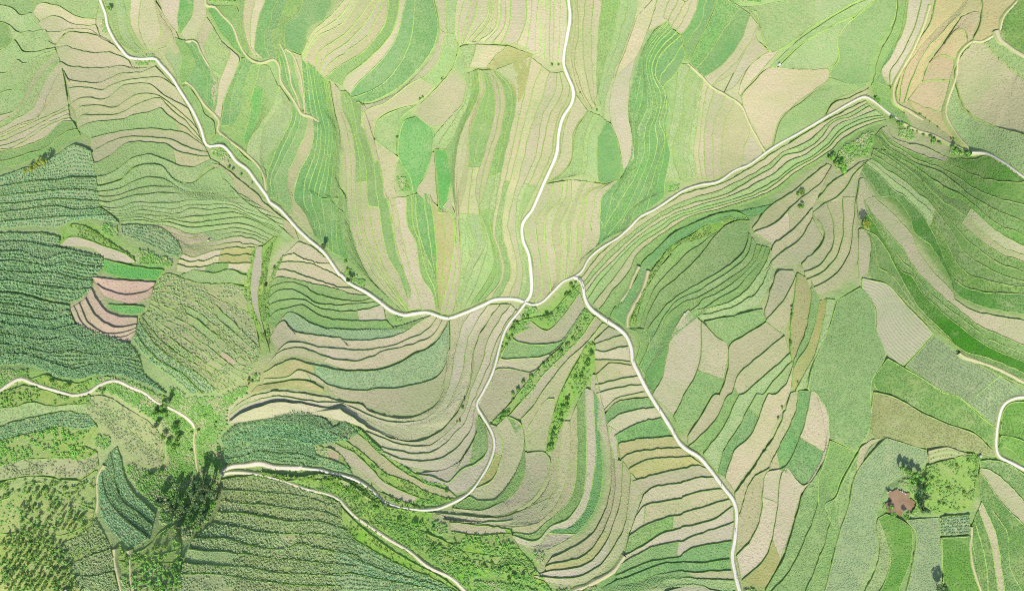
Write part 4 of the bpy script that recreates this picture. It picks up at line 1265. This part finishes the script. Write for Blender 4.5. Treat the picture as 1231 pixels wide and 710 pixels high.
def tube(path,rad,sides=7):
    path=np.asarray(path,float); V=[]; n=len(path)
    t=np.gradient(path,axis=0); t/=np.linalg.norm(t,axis=1)[:,None]+1e-9
    for p,d,r in zip(path,t,rad):
        u=np.cross(d,[.3,1,.2]); u/=np.linalg.norm(u); v=np.cross(d,u); an=np.arange(sides)*2*math.pi/sides
        V.append(p+r*(np.cos(an)[:,None]*u+np.sin(an)[:,None]*v))
    V=np.vstack(V); F=[]
    for i in range(n-1):
        for k in range(sides): F.append((i*sides+k,i*sides+(k+1)%sides,(i+1)*sides+(k+1)%sides,(i+1)*sides+k))
    return V,np.array(F)
def join(parts):
    V=[];F=[];k=0
    for v,f in parts: V.append(v); F.append(f+k); k+=len(v)
    return np.vstack(V),np.vstack(F)
def tree_meshes(R,H,tone,seed,count,size,stem=.38):
    r=np.random.default_rng(seed)
    crown=make_mesh('crown',*leaf_cloud(R,H*(1-stem)*.95,H*stem,max(7,int(R*4)),count,size,seed),LEAF[tone])
    p=[tube([(0,0,-.4),(.05*R,0,H*.2),(.02,.06*R,H*.45),(0,0,H*.75)],[.05*H**.8,.042*H**.8,.032*H**.8,.012*H])]
    for k in range(5):
        a=r.uniform(0,6.28); z0=H*r.uniform(.3,.5); e=R*r.uniform(.5,.8)
        p.append(tube([(0,0,z0),(math.cos(a)*e*.5,math.sin(a)*e*.5,z0+H*.13),(math.cos(a)*e,math.sin(a)*e,z0+H*.3)],[.02*H,.013*H,.005*H],5))
    return crown,make_mesh('trunk',*join(p),BARK,True)
TM={}
def tree(px,py,R,H,tone,name,label,cat,group=None,count=420,size=.42,stem=.38,dz=-.1):
    key=(tone,round(R,1),round(H,0),random.randrange(2))
    if key not in TM: TM[key]=tree_meshes(R,H,tone,len(TM)+11,count,size,stem)
    cr,tr=TM[key]
    e=bpy.data.objects.new(name,None); col.objects.link(e); e.location=ground(px,py,dz); e.rotation_euler=(0,0,random.uniform(0,6.28)); e.scale=[random.uniform(.9,1.12)]*3
    e.empty_display_size=1; tag(e,label,cat,group)
    link('trunk',tr,e); link('crown',cr,e); return e
def sp(s): return [tuple(p) for p in parse(s)]
# tall trees of the dark gully
for (x,y),R,H in zip(sp("G742,305 772,322 790,340 758,345 725,338"),(3.6,4.0,3.0,3.6,3.2),(19,21,16,19,17)):
    tree(x,y,R,H,'dark','tall_tree','tall dark tree where the dirt road meets the shady gully','tree','tall trees at the gully mouth',620,.5,.3)
for x,y in sp("G692,352 660,372 625,380 590,382 640,405 685,400 725,390"):
    tree(x,y,random.choice((2.2,2.8,3.4)),random.choice((8,10)),'dark','broadleaf_tree','dark broadleaf tree in the shady clump below the tall gully trees','tree','dark trees in the shady gully',520,.48,.3)
for x,y in sp("G700,425 745,415 660,440 620,455 700,460 740,440 650,475 680,490 720,480 775,390 790,370 640,510"):
    tree(x,y,random.choice((1.8,2.2,2.7)),random.choice((5,6)),random.choice(('pale','pale','dark','shrub')),'round_tree','round crowned smaller tree on the lower side of the gully clump','tree','smaller trees below the gully clump',420,.42,.3)
for x,y in sp("G600,40 620,15 590,70 640,120 600,150 575,110 615,175 570,70 650,160"):
    tree(x,y,2.3,6,random.choice(('dark','shrub')),'bank_tree','bushy green tree on the bank under the west lane','tree','trees under the west lane',420,.42,.3)
# single trees
for (x,y),l in zip(sp("A104,618 128,612 150,600 172,588"),('first','second','third','fourth')):
    tree(x,y,2.6 if l!='first' else 2.0,6.5,'bright','bright_tree',f'bright yellow green tree, {l} from the left in the row above the maize','tree','bright trees above the maize',420,.42,.35)
tree(134,12.5,1.9,4.5,'shrub','small_tree','small lone tree beside the top of the northwest road','tree')
tree(1037,271,3.3,8,'bright','lone_tree','lone yellow green tree with dark shadow on the ravine terraces','tree',None,520,.42,.45)
tree(391,296,2.3,6,'dark','roadside_tree','dark roadside tree on the bend of the northwest road','tree')
tree(421,336,1.9,6,'dark','roadside_tree','slim dark tree further down the northwest road','tree')
for (x,y),l in zip(sp("I800,275 828,285 780,262 850,300 815,308 848,345 862,365 850,395 862,415 872,330"),('a',)*10):
    tree(x,y,random.choice((2.3,2.8)),7,'dark' if y>585 else 'shrub','pond_tree','dense dark green tree between the muddy pond and the thicket','tree','trees beside the muddy pond',480,.45,.3)
for (x,y),l in zip(sp("I752,430 800,436 745,405"),('at the lower left corner','on the lower right rim','on the left rim')):
    tree(x,y,1.6,4.5,'shrub','pond_sapling',f'small tree {l} of the muddy pond','tree')
tree(*sp("I918,690")[0],3.6,8,'dark','field_tree','dark tree at the lower edge between two green fields','tree',None,620,.5,.35)
# saplings in the orchard
def inside(pt,poly):
    x,y=pt; c=False; j=len(poly)-1
    for i in range(len(poly)):
        if (poly[i][1]>y)!=(poly[j][1]>y) and x<(poly[j][0]-poly[i][0])*(y-poly[i][1])/(poly[j][1]-poly[i][1])+poly[i][0]: c=not c
        j=i
    return c
poly1=sp("G60,370 150,330 250,385 330,440 300,490 180,510 90,480"); poly2=sp("G-10,510 80,480 190,515 240,560 270,640 300,715 -10,715")
for row in range(24):
    for k in range(16):
        x=4+k*7.2+(row%2)*3.4+random.uniform(-1.5,1.5); y=582+row*5.9+random.uniform(-1.2,1.2)+k*.6
        i1,i2=inside((x,y),poly1),inside((x,y),poly2)
        if (i1 and random.random()<.62) or (i2 and random.random()<.85):
            tree(x,y,random.choice((1.1,1.3,1.5)),random.choice((2.4,3.0)),random.choice(('shrub','lush')),'fruit_tree',
                 'small fruit tree in the yellow green orchard at lower left' if i1 else 'small fruit tree in the dense orchard at the lower left corner','fruit tree','fruit trees of the orchard' if i1 else 'fruit trees of the lower left corner',150,.36,.25)
# shrubs along the gullies
SH=[make_mesh('shrub',*leaf_cloud(1.0,1.0,.1,9,150,.34,100+k),LEAF[t]) for k,t in enumerate(('shrub','shrub','lush','shrub','lush','bright'))]
def shrubs(line,width,n,label,group,lo=.7,hi=1.5,pick=(0,1,2,3,4)):
    p=resample(parse(line),200); 
    for i in range(int(n*.4)):
        q=p[random.randrange(200)]+np.array([random.gauss(0,width/6),random.gauss(0,width/6)])
        if (np.hypot(*(RP-q).T)-RH).min()<1.3: continue
        o=link('shrub',SH[random.choice(pick)],None,ground(q[0],q[1],-.05)); s=random.uniform(lo,hi); o.scale=(s,s,s*random.uniform(.8,1.2)); o.rotation_euler=(0,0,random.uniform(0,6.28)); tag(o,label,'shrub',group)
shrubs("E850,305 800,370 750,430 700,425 650,440 610,480 585,540",13,90,'leafy shrub in the bright green gully below the road junction','shrubs in the junction gully')
shrubs("E885,430 830,515 750,590 680,655 640,690 H600,60 555,105",8,70,'leafy shrub along the upper of two shrub filled gullies','shrubs in the upper gully')
shrubs("E912,530 885,610 835,680 H815,30 780,110 750,200",9,75,'leafy shrub along the lower of two shrub filled gullies','shrubs in the lower gully')
shrubs("C690,350 740,410 800,455 870,490 950,530 1040,560",8,90,'bright shrub in the hedge along the eastern ravine','shrubs of the ravine hedge',.8,1.7)
shrubs("C820,385 880,430 950,480 1010,530",6,16,'dry looking shrub on the upper rim of the eastern ravine','shrubs on the ravine rim',.5,1.0)
shrubs("C540,560 570,590 590,620",17,44,'bright shrub in the thicket on the ravine steps','shrubs of the ravine step thicket',1.1,2.4)
shrubs("C410,690 440,700 F430,10 430,35",11,22,'bright shrub in the small thicket above the lilac terraces','shrubs of the small thicket',.8,1.6)
shrubs("H20,330 100,390 200,440 300,480 380,520",22,46,'dark leafy shrub on the bank between the middle and lower lanes','shrubs between the lanes',.9,1.9,(0,1,3))
shrubs("H330,540 430,590 560,620 660,660",22,40,'green shrub on the scrubby slope above the lower edge','shrubs on the lower slope',.7,1.6,(0,1,3,2))
shrubs("G560,50 640,130 620,220 560,280 500,330 520,380",18,40,'leafy shrub on the left side of the tree gully','shrubs left of the tree gully',.9,2.0)
shrubs("G760,150 720,220 690,170 700,130 790,110 740,80",16,26,'leafy shrub at the head of the tree gully','shrubs at the gully head',.7,1.5)
shrubs("G430,560 500,640 560,690 640,650 630,600",22,40,'green bush in the scrub right of the twin footpaths','bushes right of the twin footpaths',.8,1.8)
shrubs("G20,370 100,345 200,330 300,350",12,30,'green bush on the weedy shoulder above the orchard','bushes above the orchard',.6,1.3)
shrubs("G480,500 540,540 600,560 640,600 600,680",22,26,'green shrub on the bank below the gully clump','shrubs below the gully clump',.8,1.6)
shrubs("A800,585 850,620 900,650 935,690",5,14,'bright shrub on the bank beside the northwest road','shrubs on the northwest road bank',.6,1.2)
shrubs("E10,215 30,270 60,310 80,320",6,12,'bright shrub on the verge by the two roadside trees','shrubs by the roadside trees',.6,1.2,(2,4,5))
shrubs("D120,655 200,665 290,690 330,670 G380,0",9,20,'green shrub on the weedy bank above the west lane','shrubs above the west lane',.7,1.4)
shrubs("D1010,190 970,290 940,420 960,560 940,620 880,690",7,22,'bright shrub along the gully left of the central bowl','shrubs along the west gully',.6,1.3,(2,4,5,0))
shrubs("H400,330 H330,400 250,400 150,370 60,300 0,230",10,24,'green shrub on the scrubby foot above the middle lane','shrubs above the middle lane',.6,1.3)
shrubs("F415,290 400,400 390,500 400,590 420,680",6,20,'bright shrub in the narrow ravine neck','shrubs of the ravine neck',.5,1.1,(2,4,0))
shrubs("I900,300 960,280 1030,260 1020,330 940,380 890,390",36,24,'yellow green shrub in the thicket beside the pond','shrubs of the pond thicket',.7,1.4,(2,5))
shrubs("H440,20 430,100 395,90 380,110",6,10,'bright shrub between the terraces in the U','shrubs in the U terraces',.5,1.0,(2,4,5))
shrubs("I345,90 370,20 390,-10",4,9,'bright shrub on the thin bank between lilac and green strips','shrubs on the thin bank',.5,.9,(2,4,5))
shrubs("A1095,385 1100,415",4,7,'bright shrub at the pale junction of the northern gully paths','shrubs at the path junction',.6,1.1,(2,4,5))
shrubs("B760,235 800,240 830,300 900,380 940,420",5,14,'green shrub at the spring beside the north road','shrubs at the roadside spring',.5,1.0,(2,4,0))
shrubs("B425,170 410,230 380,270 300,345 215,440 200,540",3,18,'bright shrub on the ditch above the emerald terrace','shrubs on the emerald ditch',.45,.85,(2,4,5))

# ------------------------------------------------------------------ the pond
n=40; an=np.arange(n)*2*math.pi/n; rr=np.array([16*(1+.16*math.sin(3*a+1)+.12*math.sin(5*a)+.09*math.sin(8*a+2)+.07*math.sin(13*a)) for a in an])
rim_=POND_C+np.stack([np.cos(an)*rr*1.05,np.sin(an)*rr*.88],1)
x0,y0=XY(POND_C,pond_z); rimxy=XY(rim_,np.full(n,pond_z))
V=[(x0,y0,pond_z)]+[(a,b,pond_z) for a,b in rimxy]; me=bpy.data.meshes.new('pond'); me.from_pydata(V,[],[(0,1+(i+1)%n,1+i) for i in range(n)])
pm,nt,b=mat_base('muddy_water'); b.inputs['Roughness'].default_value=.18; b.inputs['Specular IOR Level'].default_value=.5
f=ramp(nt,noise(nt,pos(nt),.25,4,.6),.3,.7); nt.links.new(mixc(nt,f,ALB(172,140,104),ALB(146,120,88)),b.inputs['Base Color']); me.materials.append(pm); tag(link('pond',me),kind='structure')
STONE=plain_mat('pale_stone',ALB(226,220,204),.9,ALB(196,190,174),1.5)
def rock(seed,r):
    q=np.random.default_rng(seed); V=[];F=[]; nu,nv=8,6
    for j in range(nv+1):
        for i in range(nu):
            th=i*2*math.pi/nu; ph=j*math.pi/nv; k=1+q.normal(0,.11); V.append((r*k*math.cos(th)*math.sin(ph)*1.15,r*k*math.sin(th)*math.sin(ph),r*.7*k*math.cos(ph)+r*.3))
    for j in range(nv):
        for i in range(nu): F.append((j*nu+i,(j+1)*nu+i,(j+1)*nu+(i+1)%nu,j*nu+(i+1)%nu))
    return make_mesh('stone',V,np.array(F),STONE)
RK=[rock(k,.5) for k in range(4)]
for i in range(0,n):
    if 3.6<an[i]<6.2 and random.random()<.4:
        q=rim_[i]; x,y=XY(q,pond_z); o=link('stone',random.choice(RK),None,(x,y,pond_z+.05)); o.scale=[random.uniform(.5,1.1)]*3; o.rotation_euler=(0,0,random.uniform(0,6)); tag(o,'pale stone on the upper rim of the muddy pond','stone','stones round the muddy pond')
def lone(px,py,nm,label,cat,sc,dz=.1,group=None):
    o=link(nm,random.choice(RK),None,ground(px,py,dz)); o.scale=[sc]*3; tag(o,label,cat,group)
lone(*sp("I1076,224")[0],'boulder','white boulder at the top right corner of the thicket','boulder',1.6)
lone(*sp("G115,106")[0],'boulder','white boulder inside the loop of the west lane','boulder',1.2)
lone(823,377,'boulder','white boulder among the strips of the green hillside','boulder',1.5)

# ------------------------------------------------------------------ small things
def rev(profile,sides=18):
    V=[];F=[]
    for r,z in profile:
        for k in range(sides): a=k*2*math.pi/sides; V.append((r*math.cos(a),r*math.sin(a),z))
    for i in range(len(profile)-1):
        for k in range(sides): F.append((i*sides+k,i*sides+(k+1)%sides,(i+1)*sides+(k+1)%sides,(i+1)*sides+k))
    return V,np.array(F)
WHITE=plain_mat('white_plastic',ALB(246,248,250),.5,ALB(236,238,242),2); DARKM=plain_mat('dark_paint',(.03,.03,.035),.5); RUB=plain_mat('rubber',(.02,.02,.02),.8); METAL=plain_mat('bare_metal',(.4,.4,.4),.4)
def water_tank(px,py,label):
    e=bpy.data.objects.new('water_tank',None); col.objects.link(e); e.location=ground(px,py,.3); tag(e,label,'water tank')
    link('body',make_mesh('body',*rev([(.02,-.5),(.78,-.5),(.8,.1),(.76,.14),(.8,.2),(.8,.9),(.74,1.15),(.3,1.3)]),WHITE,True),e)
    link('lid',make_mesh('lid',*rev([(.3,1.28),(.32,1.42),(.26,1.46),(.01,1.47)]),WHITE,True),e)
water_tank(936.5,78,'small white drum shaped tank at the tip of the lime strip')
# a sack on the terrace edge
def sack(px,py,label):
    V,F=rev([(.02,0),(.5,.02),(.62,.25),(.5,.5),(.2,.6),(.12,.68),(.2,.78),(.02,.8)],12); V=np.array(V)*[1.3,.8,.9]
    o=link('sack',make_mesh('sack',V,F,plain_mat('sack_cloth',ALB(250,236,196),.9,ALB(232,214,170),3),True),None,ground(px,py,.7)); o.rotation_euler=(0,0,.1); tag(o,label,'sack')
sack(251,289,'pale stuffed sack on the edge of a basin fan terrace')
# shed at the lower edge
e=bpy.data.objects.new('shed',None); col.objects.link(e); e.location=ground(80,712,0); e.rotation_euler=(0,0,.55); tag(e,'small shed with pale metal roof at the lower left edge','shed')
def box(x0,x1,y0,y1,z0,z1):
    V=[(x,y,z) for x in (x0,x1) for y in (y0,y1) for z in (z0,z1)]
    return V,np.array([(0,1,3,2),(4,6,7,5),(0,4,5,1),(2,3,7,6),(0,2,6,4),(1,5,7,3)])
link('wall',make_mesh('wall',*box(-2,2,-1.5,1.5,-.6,2.2),plain_mat('mud_wall',(.35,.28,.2),.9,(.3,.24,.17),2)),e)
rv=[];rf=[]
for k in range(25):
    x=-2.3+4.6*k/24; z=.03*(k%2)
    for y,h in ((-1.85,2.05),(0,2.85),(1.85,2.05)): rv.append((x,y,h+z))
link('roof',make_mesh('roof',rv,grid_faces(25,3),plain_mat('tin_roof',ALB(235,235,240),.45,ALB(210,210,215),1.5)),e)
link('door',make_mesh('door',*box(-.45,.45,-1.56,-1.503,-.1,1.8),plain_mat('shed_door',(.2,.13,.08),.8)),e)

# people: one continuous skinned body, then clothes as materials of their own
def body_mesh(stride):
    V=[(0,0,.92),(0,0,1.12),(0,0,1.36),(0,.01,1.47),(0,.02,1.58),(0,.02,1.68),
       (.09,0,.88),(.1,stride*.12,.48),(.1,-stride*.05,.07),(.1,.13-stride*.05,.03),(-.09,0,.88),(-.1,-stride*.1,.48),(-.1,-stride*.3,.09),(-.1,.12-stride*.3,.03),
       (.18,0,1.38),(.24,-stride*.08,1.12),(.24,.05,.88),(-.18,0,1.38),(-.24,stride*.1,1.12),(-.23,.12+stride*.05,.9)]
    E=[(0,1),(1,2),(2,3),(3,4),(4,5),(0,6),(6,7),(7,8),(8,9),(0,10),(10,11),(11,12),(12,13),(2,14),(14,15),(15,16),(2,17),(17,18),(18,19)]
    R=[.13,.12,.13,.055,.085,.09,.085,.06,.045,.035,.085,.06,.045,.035,.055,.04,.03,.055,.04,.03]
    me=bpy.data.meshes.new('person'); me.from_pydata(V,E,[]); o=bpy.data.objects.new('tmp',me); col.objects.link(o)
    md=o.modifiers.new('s','SKIN'); sv=me.skin_vertices[0].data
    for k,r in enumerate(R): sv[k].radius=(r*1.15 if k in(1,2) else r,r)
    sv[0].use_root=True
    ss=o.modifiers.new('u','SUBSURF'); ss.levels=1; ss.render_levels=1
    dg=bpy.context.evaluated_depsgraph_get(); out=bpy.data.meshes.new_from_object(o.evaluated_get(dg)); bpy.data.objects.remove(o); out.name='person'
    return out
SKIN=plain_mat('skin',(.35,.21,.14),.6); HAIR=plain_mat('hair',(.015,.012,.01),.7)
def cloth(n,c): return plain_mat(n,c,.9)
def dress(me,top,leg,nm):
    m=me.copy(); m.name=nm; m.materials.clear()
    for x in (cloth(nm+'_top',top),cloth(nm+'_trousers',leg),SKIN,HAIR): m.materials.append(x)
    for p in m.polygons:
        z=p.center.z; p.material_index=3 if z>1.62 or (z>1.5 and p.center.y<0) else 2 if z>1.44 or (abs(p.center.x)>.2 and z<.98) else 0 if z>.93 else 1
        p.use_smooth=True
    return m
WALK,STAND=body_mesh(1.0),body_mesh(0.0)
OUT=[((.04,.045,.06),(.03,.03,.04),'dark clothes'),((.05,.04,.035),(.06,.07,.12),'dark top and blue trousers'),((.25,.03,.03),(.03,.03,.035),'red top and dark trousers'),((.05,.07,.18),(.04,.04,.04),'blue top and dark trousers')]
HAT=make_mesh('hat',*rev([(.24,1.66),(.25,1.675),(.13,1.72),(.1,1.8),(.01,1.83)],14),plain_mat('straw_hat',(.3,.25,.15),.9),True)
def road_at(px,py): 
    k=(np.hypot(*(RP-[px,py]).T)).argmin(); return float(RZ[k])+.06,k
def person(px,py,oi,walk,rot,where,hat=False):
    z,k=road_at(px,py); x,y=XY([px,py],z)
    c=OUT[oi]; o=link('person',dress(WALK if walk else STAND,c[0],c[1],'clothes'),None,(x,y,z)); o.rotation_euler=(0,0,rot)
    tag(o,f"person in {c[2]} {'walking' if walk else 'standing'} {where}",'person')
    if hat: link('hat',HAT,o)
for k,(x,y,oi,wk,rot,wh) in enumerate([(697.6,338.8,0,0,2.6,'nearest the upper motorbike by the junction'),(698.7,341,3,0,.5,'between the two motorbikes by the junction'),(699.6,343.2,1,0,2.2,'nearest the lower motorbike by the junction'),
    (730,387,0,1,2.4,'on the south road just below the junction'),(761,434.5,1,1,.3,'on the south road beside the ladder head'),(792.7,493.7,2,1,2.6,'on the south road above its first bend'),
    (810,520.7,0,1,2.5,'on the south road at its first bend'),(867,583,3,1,2.3,'on the south road near the ladder middle'),(884,638,0,1,0,'on the straight lower end of the south road'),
    (885.7,694,1,1,.2,'on the south road at the lower edge'),(458.5,363.5,0,1,.9,'on the northwest road below the roadside trees'),(539.3,382,1,1,1.6,'on the northwest road above the bowl'),(383.3,299.7,0,1,.7,'on the northwest road at the bend')]):
    person(x,y,oi,wk,rot,wh,hat=k in(1,6,9))
def motorbike(px,py,rot,label):
    z,k=road_at(px,py); x,y=XY([px,py],z); e=bpy.data.objects.new('motorbike',None); col.objects.link(e); e.location=(x,y,z); e.rotation_euler=(0,0,rot); tag(e,label,'motorbike')
    def ring(R,r,c,n=20,m=8):
        V=[];F=[]
        for i in range(n):
            a=i*2*math.pi/n
            for j in range(m): b_=j*2*math.pi/m; V.append((r*math.sin(b_)*.9+c[0],c[1]+(R+r*math.cos(b_))*math.cos(a),c[2]+(R+r*math.cos(b_))*math.sin(a)))
        for i in range(n):
            for j in range(m): F.append((i*m+j,((i+1)%n)*m+j,((i+1)%n)*m+(j+1)%m,i*m+(j+1)%m))
        return V,np.array(F)
    for yy in (.62,-.62):
        wv=link('wheel',make_mesh('wheel',*join([tuple(map(np.array,ring(.2,.025,(0,yy,.3)))),tuple(map(np.array,rev([(.02,-.06),(.05,-.05),(.05,.05),(.02,.06)],10)))]) if 0 else ring(.2,.03,(0,yy,.3)),METAL,True),e)
        link('tyre',make_mesh('tyre',*ring(.255,.06,(0,yy,.3)),RUB,True),wv)
    link('frame',make_mesh('frame',*join([tube([(0,-.62,.3),(0,-.2,.42),(0,.2,.62),(0,.48,.8)],[.05,.12,.1,.05],8),tube([(.06,.62,.3),(.06,.46,.9)],[.025,.025],6),tube([(-.06,.62,.3),(-.06,.46,.9)],[.025,.025],6),tube([(0,-.15,.3),(0,.15,.32)],[.14,.13],8)]),DARKM,True),e)
    link('tank',make_mesh('tank',*tube([(0,.0,.74),(0,.12,.8),(0,.3,.82),(0,.42,.78)],[.05,.15,.15,.05],10),plain_mat('tank_paint',(.05,.02,.02),.4),True),e)
    link('seat',make_mesh('seat',*tube([(0,-.75,.8),(0,-.6,.78),(0,-.25,.74),(0,.02,.76)],[.04,.13,.13,.06],10),RUB,True),e)
    link('handlebar',make_mesh('handlebar',*tube([(-.36,.32,.98),(-.2,.42,1.0),(0,.46,.95),(.2,.42,1.0),(.36,.32,.98)],[.018]*5,6),METAL,True),e)
    link('headlight',make_mesh('headlight',*tube([(0,.5,.86),(0,.58,.86),(0,.6,.86)],[.06,.1,.02],10),METAL,True),e)
    link('rear_rack',make_mesh('rear_rack',*box(-.12,.12,-.95,-.72,.76,.8),METAL),e)
motorbike(695.6,336.2,.9,'dark motorbike parked at the junction, the one nearer the crossroads')
motorbike(700.8,346.2,.35,'dark motorbike parked on the south road, the lower of two')
